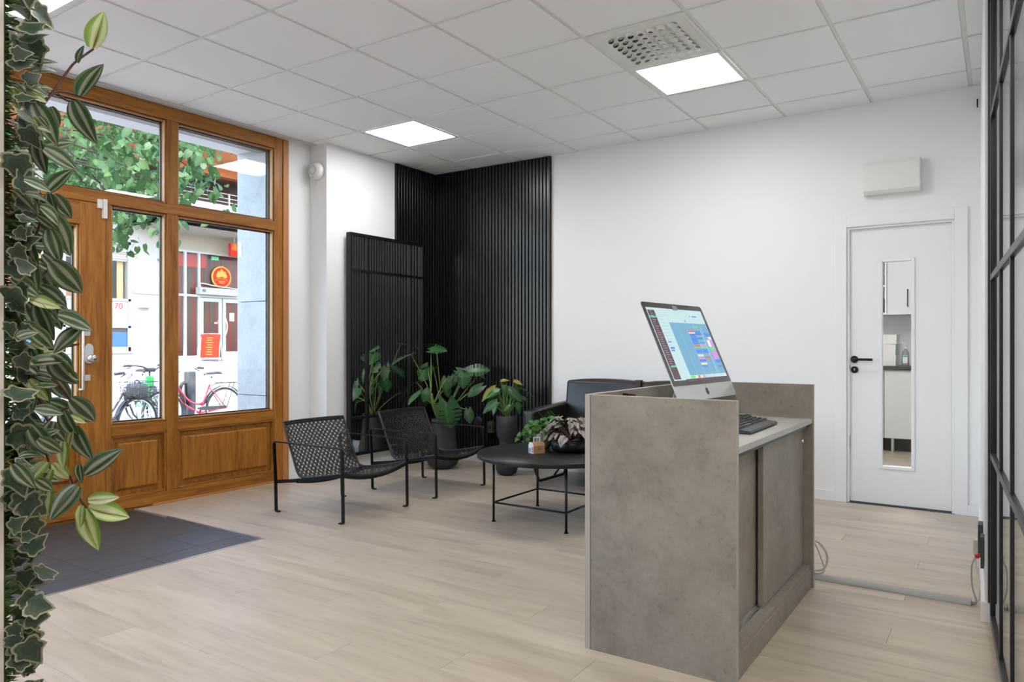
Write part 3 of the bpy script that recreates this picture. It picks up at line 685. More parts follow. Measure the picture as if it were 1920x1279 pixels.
# siren on the column side
sr = thing('alarm_siren', 'round white alarm sounder high on the column side', 'alarm', (0.01, -1.46, 2.665))
MB().lathe([(1e-4, -0.062), (0.048, -0.062), (0.062, -0.055), (0.074, -0.04), (0.078, -0.018), (0.078, -0.012)], (0.012, -1.46, 2.665), 'y', 40).build('cover', 'plasticw', sr)
MB().lathe([(0.073, -0.012), (0.073, 0.0)], (0.012, -1.46, 2.665), 'y', 40).build('base', 'plasticw', sr)
MB().ring((0.012, -1.522, 2.668), 0.036, 0.0025, 'y', 36, 6).build('ring', 'plasticg', sr)
MB().box(0.0105, 0.0135, -1.5215, -1.515, 2.605, 2.622).build('led', 'plasticd', sr)
# white box above the inner door
eb = thing('wall_unit', 'white oblong wall unit mounted above the inner door', 'wall unit', (4.33, 0.0, 2.34))
MB().prism([(0.0, 2.225), (-0.055, 2.225), (-0.075, 2.25), (-0.075, 2.43), (-0.06, 2.458), (0.0, 2.458)], 4.148, 4.505, 'x').build('casing', 'plasticw', eb, bevel=0.003)
MB().box(4.16, 4.493, -0.0765, -0.075, 2.262, 2.42).build('front_cover', 'plasticw', eb)

# ================================================================== SLAT WALLS AND MIRROR
sw = thing('slat_panel', 'black vertical slat panel on the back wall', 'wall panel', (0.83, 0.0, 0.09), group='black slat wall panels')
MB().box(0.122, 1.513, -0.011, -0.001, 0.09, 2.895).build('backing', 'felt', sw)
sl_me = None
NS = 35; pitch = (1.513-0.158)/NS
for i in range(NS):
    x = 0.158+i*pitch+0.006
    if sl_me is None: sl_me = MB().box(0, 0.026, -0.030, -0.011, 0.09, 2.895).mesh('slat', 'slat', (0, 0, 0.09), bevel=0.0015, seg=1)
    link('slat', sl_me, sw, Matrix.Translation((x-0.83, 0, 0)))
MB().box(1.506, 1.513, -0.032, -0.001, 0.09, 2.895).build('end_trim', 'black', sw)
sw2 = thing('slat_panel', 'black vertical slat panel on the column behind the mirror', 'wall panel', (0.12, -0.3, 0.09), group='black slat wall panels')
MB().box(0.121, 0.131, -0.60, -0.001, 0.09, 2.895).build('backing', 'felt', sw2)
sm2 = MB().box(0.011, 0.030, 0, 0.026, 0.0, 2.805).mesh('slat', 'slat', bevel=0.0015, seg=1)
for i in range(14): link('slat', sm2, sw2, Matrix.Translation((0, 0.3-0.037-(i*0.0395)-0.03, 0)))
MB().box(0.121, 0.152, -0.607, -0.60, 0.09, 2.895).build('end_trim', 'black', sw2)
# socket on slats
so2 = thing('wall_socket', 'small grey box socket on the black slats behind the chairs', 'socket', (0.86, -0.03, 0.35))
MB().box(0.835, 0.895, -0.075, -0.03, 0.30, 0.41).build('housing', 'plasticd', so2, bevel=0.004)
MB().cyl((0.865, -0.075, 0.355), 0.02, -0.004, 'y', 20).build('socket_face', 'plasticb', so2)
rs = thing('cable_outlet', 'round black outlet cover low on the slats', 'outlet', (0.70, -0.03, 0.4))
MB().lathe([(0.05, 0.0), (0.05, -0.012), (0.042, -0.016), (1e-4, -0.016)], (0.70, -0.03, 0.40), 'y', 28).build('cover', 'plasticb', rs)
# mirror
XM = 0.178
mi = thing('wall_mirror', 'tall black framed mirror divided like a window', 'mirror', (XM, -0.78, 0.17))
ya, yb, za, zb = -1.262, -0.268, 0.165, 2.15
MB().box(XM-0.026, XM+0.006, ya+0.01, yb-0.01, za+0.01, zb-0.01).build('glass_sheet', 'mirror', mi)
fw_ = 0.026
for a in ((ya, ya+fw_), (yb-fw_, yb)): MB().box(XM-0.026, XM+0.028, a[0], a[1], za, zb).build('frame_stile', 'black', mi, bevel=0.0015)
for a in ((za, za+fw_), (zb-fw_, zb)): MB().box(XM-0.026, XM+0.028, ya+fw_, yb-fw_, a[0], a[1]).build('frame_rail', 'black', mi, bevel=0.0015)
for yy in (-1.04, -0.455): MB().box(XM+0.006, XM+0.022, yy-0.011, yy+0.011, za+fw_, zb-fw_).build('glazing_bar', 'black', mi)
for zz in (0.50, 1.815): MB().box(XM+0.006, XM+0.0225, ya+fw_, yb-fw_, zz-0.011, zz+0.011).build('glazing_bar', 'black', mi)

# ================================================================== KITCHEN CONTENTS
kb = thing('base_cabinet', 'pale grey kitchen base cabinet with wide door', 'cabinet', (4.35, 3.0, 0.0))
MB().box(3.926, 4.80, 2.93, 3.32, 0.15, 0.885).build('body', 'cabinet', kb); MB().box(3.93, 4.795, 2.91, 2.93, 0.155, 0.88).build('door', 'cabinet', kb, bevel=0.002)
for x in (4.0, 4.74): MB().cyl((x, 2.98, 0.0), 0.018, 0.15, 'z', 14).build('leg', 'alu', kb)
kd = thing('drawer_cabinet', 'pale grey kitchen drawer unit beside the wide door', 'cabinet', (3.6, 3.0, 0.0))
MB().box(3.30, 3.922, 2.93, 3.32, 0.15, 0.885).build('body', 'cabinet', kd)
for i, (a, b) in enumerate(((0.155, 0.33), (0.335, 0.51), (0.515, 0.71), (0.715, 0.80), (0.805, 0.88))): MB().box(3.305, 3.918, 2.91, 2.93, a, b).build('drawer_front', 'cabinet', kd, bevel=0.002)
for x in (3.36, 3.88): MB().cyl((x, 2.98, 0.0), 0.018, 0.15, 'z', 14).build('leg', 'alu', kd)
tag(MB().box(3.25, 5.59, 3.12, 3.31, 0.0, 0.14).build('plinth', 'counter'), 'dark plinth board under the kitchen cabinets', 'plinth')
tag(MB().box(3.28, 5.58, 2.88, 3.32, 0.885, 0.925).build('worktop', 'counter', bevel=0.003), 'dark kitchen worktop along the wall', 'worktop')
kc = thing('wall_cabinet', 'pale grey kitchen wall cabinet with black bar handle', 'cabinet', (4.2, 3.15, 1.48))
MB().box(3.945, 4.75, 3.0, 3.32, 1.49, 2.4).build('body', 'cabinet', kc); cd = MB().box(3.95, 4.325, 2.98, 3.0, 1.49, 2.39).build('door', 'cabinet', kc, bevel=0.002)
MB().tube([(4.145, 2.98, 1.56), (4.145, 2.95, 1.56), (4.145, 2.95, 1.74), (4.145, 2.98, 1.74)], 0.006, 8).build('handle', 'black', cd)
MB().box(4.33, 4.745, 2.98, 3.0, 1.49, 2.39).build('door', 'cabinet', kc, bevel=0.002)
MB().box(3.945, 4.76, 2.975, 3.32, 1.475, 1.49).build('light_shelf', 'cabinet', kc)
ks = thing('open_shelf', 'narrow open kitchen shelf with dark bottles beside the wall cabinet', 'shelf', (3.7, 3.15, 1.48))
for x in (3.60, 3.922): MB().box(x, x+0.018, 3.0, 3.32, 1.48, 2.4).build('side', 'trimwhite', ks)
for z in (1.48, 1.78, 2.08, 2.38): MB().box(3.618, 3.922, 3.0, 3.32, z, z+0.018).build('shelf_board', 'trimwhite', ks)
for i, (x, z, h, mt) in enumerate(((3.885, 1.4985, 0.22, 'darkbrown'), (3.80, 1.4985, 0.2, 'counter'), (3.885, 1.7985, 0.16, 'plasticg'), (3.80, 1.7985, 0.2, 'darkbrown'), (3.885, 2.0985, 0.2, 'counter'))):
    b = thing('bottle', ['dark brown bottle on the lowest open kitchen shelf', 'black bottle behind it on the lowest open kitchen shelf', 'grey bottle on the middle open kitchen shelf', 'brown bottle on the middle open kitchen shelf', 'black bottle on the upper open kitchen shelf'][i], 'bottle', (x, 3.1, z))
    MB().lathe([(1e-4, 0), (0.03, 0), (0.03, h*0.6), (0.012, h*0.78), (0.012, h), (1e-4, h)], (x, 3.1, z), 'z', 16).build('body', mt, b)
    MB().cyl((x, 3.1, z+h), 0.013, 0.015, 'z', 14).build('cap', 'plasticb', b)
for i, (x0, x1, z0, z1, rz) in enumerate(((3.72, 4.03, 0.925, 1.04, 0), (3.75, 4.02, 1.04, 1.16, 0.06), (3.73, 4.04, 1.16, 1.26, -0.04))):
    t = thing('paper_box', ['white cardboard box at the bottom of the kitchen stack', 'white cardboard box in the middle of the kitchen stack', 'white cardboard box on top of the kitchen stack'][i], 'box', ((x0+x1)/2, 3.08, z0), rz)
    w = (x1-x0)/2; MB().box(-w, w, -0.1, 0.1, 0, z1-z0-0.002).build('carton', 'cardw', t, bevel=0.002, world=False)
    MB().box(-w-0.002, w+0.002, -0.102, 0.102, (z1-z0)*0.55, z1-z0).build('lid', 'cardw', t, world=False)
sb = thing('pump_bottle', 'clear sanitiser bottle with white pump on the kitchen worktop', 'bottle', (4.12, 3.0, 0.925))
MB().lathe([(1e-4, 0), (0.034, 0), (0.036, 0.01), (0.036, 0.12), (0.03, 0.15), (0.013, 0.175), (0.013, 0.185), (1e-4, 0.185)], (4.12, 3.0, 0.925), 'z', 24).build('body', 'frost', sb)
MB().box(4.098, 4.142, 2.962, 2.9645, 0.955, 1.04).build('label_print', 'cardw', sb); MB().box(4.099, 4.141, 2.961, 2.9625, 1.02, 1.038).build('label_band', 'exitgreen', sb)
MB().cyl((4.12, 3.0, 1.11), 0.015, 0.02, 'z', 16).tube([(4.12, 3.0, 1.13), (4.12, 3.0, 1.165), (4.09, 3.0, 1.168), (4.08, 3.0, 1.16)], 0.005, 8).build('pump', 'plasticw', sb)
fc = thing('kitchen_tap', 'dark metal kitchen tap at the edge of the door glass', 'tap', (4.33, 3.15, 0.925))
MB().tube([(4.33, 3.15, 0.925), (4.33, 3.15, 1.2), (4.31, 3.12, 1.24), (4.24, 3.05, 1.25), (4.20, 3.01, 1.23)], 0.012, 10).build('spout', 'blackmetal', fc)
MB().cyl((4.33, 3.15, 0.925), 0.025, 0.03, 'z', 18).build('base', 'blackmetal', fc)

# ================================================================== GLASS PARTITION (dark steel, sliding)
PA = Vector((4.944, -2.20)); PV = Vector((0.06, -1.0)).normalized(); PN = Vector((-PV.y, PV.x))   # PN points +X
gp = thing('glass_partition', 'black steel framed glass partition in front of the side room', 'partition', (PA.x, PA.y, 0.0), math.atan2(PV.y, PV.x))
# local x along the partition, local y to the left of it (towards +X side = negative?), z up
Lp = 1.9
def pbar(name, x0, x1, z0, z1, d0=-0.012, d1=0.012, mat='blackmetal'): return MB().box(x0, x1, d0, d1, z0, z1).build(name, mat, gp, bevel=0.0015, world=False)
pbar('frame_stile', 0.0, 0.04, 0.015, 2.88); pbar('frame_stile', Lp-0.04, Lp, 0.015, 2.88)
pbar('frame_rail', 0.04, Lp-0.04, 0.015, 0.05); pbar('frame_rail', 0.04, Lp-0.04, 2.84, 2.88)
xsb = [0.0, 0.50, 0.965, 1.43, Lp]
zsb = [0.03, 0.70, 1.435, 2.10, 2.86]
for x in xsb[1:-1]: pbar('vertical_bar', x-0.013, x+0.013, 0.05, 2.84, -0.0085, 0.0085)
for z in zsb[1:-1]: pbar('horizontal_bar', 0.04, Lp-0.04, z-0.013, z+0.013, -0.0115, 0.0115)
for i in range(4):
    for j in range(4):
        MB().box(xsb[i]+0.014, xsb[i+1]-0.014, -0.003, 0.003, zsb[j]+0.015, zsb[j+1]-0.015).build('pane', 'pglass', gp, world=False)
MB().box(0.0, Lp, -0.03, 0.03, 2.88, 2.897).build('top_track', 'blackmetal', gp, world=False)
MB().box(0.0, Lp, -0.008, 0.008, 0.0, 0.015).build('floor_guide', 'blackmetal', gp, world=False)
wp = tag(MB().box(4.925, 4.985, -2.196, -2.18, 0.085, 2.895).build('trim_3', 'blackmetal'), 'black steel jamb fixed to the end of the side wall', 'jamb', kind='structure')

# ================================================================== RECEPTION DESK
dk = thing('reception_desk', 'grey concrete look reception desk with raised privacy panels', 'desk', (3.94, -2.73, 0.0))
T = 0.022
dx0, dx1, dy0, dy1 = 3.651, 4.228, -3.345, -2.115
def dpanel(name, *b, mat='concrete', par=None):
    return MB().box(*b).build(name, mat, par or dk, bevel=0.0012)
dpanel('end_panel', dx0+T+0.001, dx1, dy0, dy0+T, 0.0, 0.967)
dpanel('end_panel', dx0+T+0.001, dx1, dy1-T, dy1, 0.0, 0.967)
dpanel('front_panel', dx0, dx0+T, dy0, dy1, 0.0, 0.968)
eb_ = MB()
eb_.box(dx0+T+0.001, dx1, dy0, dy0+T, 0.967, 0.9685).box(dx0+T+0.001, dx1, dy1-T, dy1, 0.967, 0.9685).box(dx1, dx1+0.0015, dy0, dy0+T, 0.0, 0.9685).box(dx1, dx1+0.0015, dy1-T, dy1, 0.0, 0.9685).box(dx0, dx0+T, dy0, dy1, 0.968, 0.9693)
eb_.box(dx0-0.0, dx0+T-0.001, dy0-0.0012, dy0, 0.0, 0.968)
eb_.build('edge_banding', 'edge', dk)
dpanel('worktop', dx0+T, dx1-0.004, dy0+T, dy1-T, 0.783, 0.807, mat='worktop')
dpanel('plinth', dx1-0.03, dx1-0.008, dy0+T, dy1-T, 0.0, 0.086)
dpanel('bottom_shelf', dx0+T, dx1-0.012, dy0+T, dy1-T, 0.086, 0.108)
MB().box(dx1-0.085, dx1-0.078, dy0+T, dy1-T, 0.108, 0.114).box(dx1-0.055, dx1-0.049, dy0+T, dy1-T, 0.108, 0.114).build('door_track', 'alu', dk)
MB().box(dx1-0.10, dx1-0.02, dy0+T, dy1-T, 0.765, 0.783).build('top_track', 'plasticb', dk)
sd1 = dpanel('sliding_door', dx1-0.095, dx1-0.076, dy0+T+0.002, dy0+0.545, 0.116, 0.776)
sd2 = dpanel('sliding_door', dx1-0.066, dx1-0.044, -2.845, dy1-T-0.003, 0.112, 0.762)
MB().lathe([(1e-4, 0.010), (0.009, 0.009), (0.012, 0.004), (0.012, 0.0)], (dx1-0.076, -3.285, 0.735), 'x', 20).build('finger_knob', 'chrome', sd1)
MB().lathe([(1e-4, 0.010), (0.009, 0.009), (0.012, 0.004), (0.012, 0.0)], (dx1-0.044, -2.17, 0.70), 'x', 20).build('finger_knob', 'chrome', sd2)
MB().box(dx0+T, dx1-0.12, -2.80, -2.78, 0.108, 0.783).build('divider', 'darkroom', dk)
ck = thing('cable_clip', 'small black hook clip on the inside of the desk front panel', 'hook', (3.69, -3.0, 0.93))
MB().box(dx0+T, dx0+T+0.012, -3.06, -3.03, 0.915, 0.958).build('plate', 'plasticb', ck); MB().tube([(dx0+T+0.012, -3.045, 0.95), (dx0+T+0.045, -3.045, 0.952), (dx0+T+0.05, -3.045, 0.948)], 0.005, 8).build('hook', 'plasticb', ck)

# ================================================================== COMPUTER
IM_L = Vector((3.845, -2.477, 0.908)); IYAW = -0.077; TILT = 0.41; IW, IH = 0.650, 0.485
im = thing('desktop_computer', 'silver all in one computer tilted back on the desk', 'computer', (IM_L.x, IM_L.y, 0.807), IYAW)
# local: +x faces the user, +y is to the viewer's ... right of the screen
def S(a, b, d=0.0):
    """a across (0..IW from viewer's left), b up from the bottom edge, d in front of the glass"""
    u = Vector((-math.sin(TILT), 0, math.cos(TILT))); n = Vector((math.cos(TILT), 0, math.sin(TILT)))
    return Vector((0, -IW/2+a, 0.908-0.807))+u*b+n*d
def sq(m_, a0, a1, b0, b1, d): m_._add([S(a0, b0, d), S(a1, b0, d), S(a1, b1, d), S(a0, b1, d)], [(0, 1, 2, 3)])
def rrect(w0, w1, h0, h1, r, n=5, corners=(1, 1, 1, 1)):
    out = []
    for (cx, cy, a0, on) in ((w1-r, h0+r, -PI/2, corners[0]), (w1-r, h1-r, 0, corners[1]), (w0+r, h1-r, PI/2, corners[2]), (w0+r, h0+r, PI, corners[3])):
        if on:
            for k in range(n+1): a = a0+PI/2*k/n; out.append((cx+r*math.cos(a), cy+r*math.sin(a)))
        else: out.append((cx+(r if cx > (w0+w1)/2 else -r), cy+(r if cy > (h0+h1)/2 else -r)))
    return out
def slab(outline, d0, d1, name, mat, inset=0.0, bulge=None):
    n = len(outline); vs = [S(a, b, d0) for a, b in outline]
    cx, cy = IW/2, IH/2
    vs += [S(cx+(a-cx)*(1-inset), cy+(b-cy)*(1-inset), d1) for a, b in outline]
    m_ = MB(); m_._add(vs, [tuple(range(n)), tuple(range(n, 2*n))[::-1]]+[(i, n+i, n+(i+1)%n, (i+1)%n) for i in range(n)])
    return m_.build(name, mat, im, world=False)
ol = rrect(0, IW, 0, IH, 0.018)
sh = slab(ol, 0.0, -0.005, 'body', 'alupale')
slab(ol, -0.005, -0.032, 'back_shell', 'alupale', inset=0.32)
bz = rrect(0.0015, IW-0.0015, 0.073, IH-0.0015, 0.017, corners=(0, 1, 1, 0))
M['bezel'] = plain('black_screen_glass', (0.035, 0.028, 0.033), 0.06, spec=0.6, coat=0.3)
bzo = slab(bz, 0.0015, 0.0, 'bezel_glass', 'bezel')
# picture on the screen: flat print of a booking calendar
sc_m = {}
def scr(name, col, st=0.26):
    k = 'scr_'+name; M[k] = emit(k, col, st); M[k].node_tree.nodes['Principled BSDF'].inputs['Roughness'].default_value = 0.08; return k
cols = [scr('pale', (0.40, 0.55, 0.58)), scr('maroon', (0.075, 0.035, 0.05)), scr('sky', (0.115, 0.30, 0.46)), scr('green', (0.07, 0.45, 0.22)), scr('blue', (0.05, 0.18, 0.62)), scr('navy', (0.03, 0.10, 0.35)),
        scr('red', (0.60, 0.10, 0.07)), scr('lime', (0.12, 0.55, 0.12)), scr('pink', (0.50, 0.20, 0.55)), scr('brown', (0.45, 0.16, 0.06)), scr('cream', (0.55, 0.62, 0.45)), scr('white', (0.62, 0.70, 0.72)), scr('grey', (0.22, 0.30, 0.34))]
PALE, MAR, SKY, GRN, BLU, NAVY, RED_, LIME, PINK, BRN, CRM, WHT, GRY = range(13)
ui = MB(); A0, B0, AW, BH = 0.028, 0.098, IW-0.056, IH-0.126
def U(c, x0, x1, y0, y1, d=0.0018):
    """screen fractions, y measured from the top"""
    ui.m = c; sq(ui, A0+AW*x0, A0+AW*x1, B0+BH*(1-y1), B0+BH*(1-y0), d)
U(PALE, 0, 1, 0, 1)
U(MAR, 0.01, 0.125, 0.035, 0.985, 0.0021); U(GRN, 0.015, 0.12, 0.118, 0.14, 0.0024); U(GRN, 0.03, 0.125, 0.80, 0.822, 0.0024)
R2 = random.Random(3)
for i in range(26): yy = 0.05+i*0.03; U(GRY, 0.035, 0.06+R2.random()*0.05, yy, yy+0.006, 0.0024)
U(SKY, 0.30, 1.0, 0.20, 0.945, 0.0021)
for x in (0.44, 0.58, 0.72, 0.86): U(PALE, x, x+0.002, 0.20, 0.945, 0.0024)
for i in range(9): U(GRY, 0.15, 0.20+R2.random()*0.06, 0.12+i*0.045, 0.124+i*0.045, 0.0024)
for (x0, x1, y0, y1) in ((0.15, 0.21, 0.47, 0.485), (0.15, 0.22, 0.55, 0.575), (0.15, 0.21, 0.585, 0.605), (0.72, 0.735, 0.09, 0.105), (0.77, 0.86, 0.088, 0.106), (0.60, 0.615, 0.155, 0.185)): U(BLU, x0, x1, y0, y1, 0.0024)
for i in range(8): U(GRY, 0.16+i*0.02, 0.172+i*0.02, 0.095, 0.10, 0.0024)
colA = [(RED_, .305, .33), (WHT, .34, .355), (NAVY, .358, .37), (BLU, .372, .395), (NAVY, .40, .405), (BLU, .41, .46), (NAVY, .462, .467), (BLU, .47, .51), (BRN, .52, .55), (LIME, .552, .562), (BLU, .59, .64), (CRM, .66, .69), (PINK, .70, .73), (BLU, .735, .765), (CRM, .78, .81), (BLU, .82, .84)]
colB = [(GRY, .29, .31), (NAVY, .312, .32), (BLU, .325, .375), (GRY, .38, .41), (NAVY, .412, .418), (BLU, .42, .44), (GRN, .445, .475), (BLU, .48, .50), (PINK, .51, .54), (LIME, .545, .57), (BLU, .585, .64), (GRY, .65, .69), (NAVY, .70, .705), (BRN, .71, .735)]
for c, a, b in colA: U(c, 0.585, 0.70, a, b, 0.0026)
for c, a, b in colB: U(c, 0.712, 0.82, a, b, 0.0026)
U(LIME, 0.71, 0.81, 0.245, 0.265, 0.0026)
for c, x0, x1, a, b in ((BLU, .88, .985, .34, .385), (NAVY, .88, .985, .388, .393), (GRY, .88, .93, .40, .44), (WHT, .93, .985, .40, .44), (WHT, .88, .93, .45, .55), (PINK, .93, .985, .445, .58), (LIME, .88, .985, .555, .605), (PINK, .885, .985, .615, .735), (BLU, .90, .985, .745, .79), (BLU, .915, .985, .83, .855)): U(c, x0, x1, a, b, 0.0026)
U(WHT, 0.83, 0.834, 0.30, 0.945, 0.0026); U(GRY, 0.30, 0.585, 0.575, 0.578, 0.0026)
for c, x0, x1 in ((LIME, .30, .38), (CRM, .385, .43), (RED_, .435, .475), (CRM, .48, .52), (PINK, .525, .57)): U(c, x0, x1, 0.952, 0.985, 0.0026)
U(MAR, 0.20, 1.0, 0.99, 1.03, 0.0026)
ui.build('screen_picture', cols, bzo, world=False)
MB()._add([S(IW/2-0.022, IH-0.012, 0.002), S(IW/2+0.022, IH-0.012, 0.002), S(IW/2+0.022, IH-0.034, 0.002), S(IW/2-0.022, IH-0.034, 0.002), S(IW/2-0.022, IH-0.012, 0.006), S(IW/2+0.022, IH-0.012, 0.006), S(IW/2+0.022, IH-0.034, 0.006), S(IW/2-0.022, IH-0.034, 0.006)], [(0,1,2,3),(7,6,5,4),(0,4,5,1),(1,5,6,2),(2,6,7,3),(3,7,4,0)]).build('camera_cover', 'plasticg', im, world=False)
# fruit emblem on the chin
em = MB(); cx, cb, s_ = IW/2, 0.037, 0.017
out = []
for i in range(40):
    a = 2*PI*i/40; r = s_*(1.0-0.10*math.cos(2*a)*0.6)
    x_, y_ = r*0.92*math.cos(a), r*math.sin(a)
    if y_ > 0: y_ -= 0.16*s_*math.exp(-(x_/(0.3*s_))**2)
    else: y_ += 0.10*s_*math.exp(-(x_/(0.25*s_))**2)
    bx, by = x_-1.15*s_, y_-0.12*s_
    dd = math.hypot(bx, by)
    if dd < 0.45*s_: x_ = 1.15*s_+bx/dd*0.45*s_ if False else x_-(0.45*s_-dd)
    out.append((cx+x_, cb+y_))
n = len(out); em._add([S(a, b, 0.0012) for a, b in out], [tuple(range(n))])
lf_ = [(0.02, 1.12), (0.06, 1.38), (0.24, 1.62), (0.42, 1.68), (0.40, 1.42), (0.24, 1.2)]
em._add([S(cx+a*s_, cb+b*s_, 0.0012) for a, b in lf_], [tuple(range(6))])
tag(em.build('emblem', 'plasticd', im, world=False), 'dark bitten apple emblem on the silver chin')
# stand
stp = [S(IW/2, 0.16, -0.03), S(IW/2, 0.10, -0.06)]
stn = MB(); w2 = 0.095
prof = [(stp[0].x, stp[0].z), (-0.145, 0.10), (-0.165, 0.03), (-0.155, 0.006), (-0.10, 0.004), (0.055, 0.004)]
stn.strip([(p.x, p.y) for p in [Vector((a, b)) for a, b in prof]], 0.007, -w2, w2)
stn.build('stand', 'alupale', im, bevel=0.001, world=False)
MB().tube([(-0.06, -0.05, 0.16), (-0.12, -0.09, 0.10), (-0.13, -0.13, 0.02), (-0.15, -0.2, 0.006), (-0.16, -0.45, 0.006)], 0.004, 8).build('power_lead', 'plasticb', im, world=False)

# keyboard and mouse
kbX, kbY = 4.055, -2.72
kbd = thing('keyboard', 'black computer keyboard lying on the desk worktop', 'keyboard', (kbX, kbY, 0.807), 0.02)
MB().prism([(-0.085, 0.0), (0.095, 0.0), (0.105, 0.006), (0.10, 0.014), (0.07, 0.018), (-0.08, 0.03), (-0.085, 0.028)], -0.22, 0.22, 'y').build('case', 'plasticd', kbd, bevel=0.003, world=False)
key = MB().frustum(-0.0085, 0.0085, -0.0085, 0.0085, 0, 0, 'x', 0) if False else MB()._add([(-.0085,-.0085,0),(.0085,-.0085,0),(.0085,.0085,0),(-.0085,.0085,0),(-.0065,-.0065,.008),(.0065,-.0065,.008),(.0065,.0065,.008),(-.0065,.0065,.008)], [(0,3,2,1),(4,5,6,7),(0,1,5,4),(1,2,6,5),(2,3,7,6),(3,0,4,7)])
kme = key.mesh('key', 'plasticb')
for r in range(6):
    xk = 0.052-r*0.0225; zk = 0.019+0.0017*r
    for c in range(21):
        if c == 14 or c == 18 and False: continue
        if r == 0 and 4 <= c <= 9:
            if c == 4: link('key', kme, kbd, Matrix.Translation((xk, -0.203+6.5*0.0194, zk)) @ Matrix.Diagonal((1, 6.2, 1, 1)))
            continue
        link('key', kme, kbd, Matrix.Translation((xk, -0.203+c*0.0203, zk)))
mo = thing('mouse', 'black computer mouse beyond the keyboard', 'mouse', (3.98, -2.42, 0.807))
mm = MB()
vs = []; nn = 14
for i in range(7):
    a = i/6*PI/2
    for k in range(nn):
        p = 2*PI*k/nn; vs.append((3.98+0.055*math.cos(a)*math.cos(p), -2.42+0.031*math.cos(a)*math.sin(p), 0.808+0.034*math.sin(a)))
mm._add(vs, [(i*nn+k, i*nn+(k+1)%nn, (i+1)*nn+(k+1)%nn, (i+1)*nn+k) for i in range(6) for k in range(nn)]+[tuple(range(nn))[::-1]], True)
mm.build('shell', 'plasticb', mo); MB().cyl((3.955, -2.424, 0.835), 0.006, 0.008, 'y', 14).build('wheel', 'plasticd', mo)

# ================================================================== FLOOR CABLE DUCT AND CABLES
cdt = thing('cable_duct', 'grey half round cable duct across the floor behind the desk', 'cable duct', (4.5, -1.97, 0.0))
hp = [(-1.97+0.034*math.cos(a), 0.024*math.sin(a)) for a in [PI*i/10 for i in range(11)]]
MB().prism(hp, 4.10, 4.86, 'x').build('cover', 'plasticg', cdt)
MB().prism([(-1.97+0.030*math.cos(a), 0.001+0.020*math.sin(a)) for a in [PI*i/10 for i in range(11)]], 4.86, 4.861, 'x').build('end', 'plasticb', cdt)
pb1 = thing('power_adapter', 'black power adapter plugged high on the side wall', 'adapter', (4.89, -1.88, 0.3))
MB().box(4.884, 4.903, -1.93, -1.84, 0.215, 0.35).build('case', 'plasticd', pb1, bevel=0.004)
pb2 = thing('power_adapter', 'black power adapter plugged lower and nearer on the side wall', 'adapter', (4.895, -2.08, 0.25))
MB().box(4.897, 4.9105, -2.11, -2.03, 0.20, 0.335).build('case', 'plasticd', pb2, bevel=0.004)
rp = thing('red_plug', 'small red connector under the power adapters', 'plug', (4.86, -1.96, 0.2))
MB().tube([(4.896, -1.96, 0.222), (4.876, -1.96, 0.212)], 0.009, 10).ring((4.886, -1.96, 0.217), 0.009, 0.003, 'x', 14, 6).build('body', 'red', rp)
wpz = thing('white_plug', 'white mains plug on the side wall above the duct', 'plug', (4.85, -1.80, 0.25))
MB().box(4.862, 4.892, -1.82, -1.78, 0.185, 0.255).build('body', 'ivory', wpz, bevel=0.006)
def cable(label, pts, r, mat):
    o = MB().tube(catmull(pts, 8), r, 8).build('cable', mat); tag(o, label, 'cable', 'loose cables'); return o
cable('thick ivory cable from the white plug into the duct end', [(4.872, -1.80, 0.19), (4.872, -1.82, 0.13), (4.893, -1.93, 0.07), (4.888, -1.95, 0.025), (4.872, -1.965, 0.012), (4.855, -1.97, 0.012)], 0.0055, 'ivory')
cable('thin grey cable from the red connector into the duct end', [(4.877, -1.96, 0.212), (4.862, -1.97, 0.17), (4.864, -1.99, 0.09), (4.880, -2.0, 0.025), (4.868, -1.985, 0.006), (4.855, -1.975, 0.006)], 0.0035, 'plasticg')
cable('thick ivory cable looping out of the desk towards the duct', [(4.20, -2.10, 0.215), (4.235, -2.05, 0.20), (4.265, -2.0, 0.13), (4.25, -1.98, 0.06), (4.205, -1.985, 0.04), (4.17, -1.99, 0.03)], 0.0055, 'ivory')
cable('thin ivory cable looping out of the desk towards the duct', [(4.20, -2.10, 0.26), (4.225, -2.08, 0.20), (4.24, -2.02, 0.12), (4.25, -1.99, 0.05), (4.22, -1.98, 0.028), (4.17, -1.975, 0.028)], 0.0035, 'ivory')
hk = thing('wall_hook', 'tiny black hook on the back wall beside the partition', 'hook', (4.845, -0.01, 2.78))
MB().tube([(4.838, 0.0, 2.80), (4.838, -0.02, 2.80), (4.838, -0.03, 2.76), (4.838, -0.01, 2.75)], 0.004, 8).build('wire', 'black', hk)

# ================================================================== FURNITURE
CAMP = Vector(cam.location); FWD = Vector((-math.sin(YAW), math.cos(YAW), 0)); RGT = Vector((math.cos(YAW), math.sin(YAW), 0)); UPV = Vector((0, 0, 1))
def P(px, py, D): return CAMP+(FWD+RGT*((px-960)/F_PX)+UPV*((CY-py)/F_PX))*D

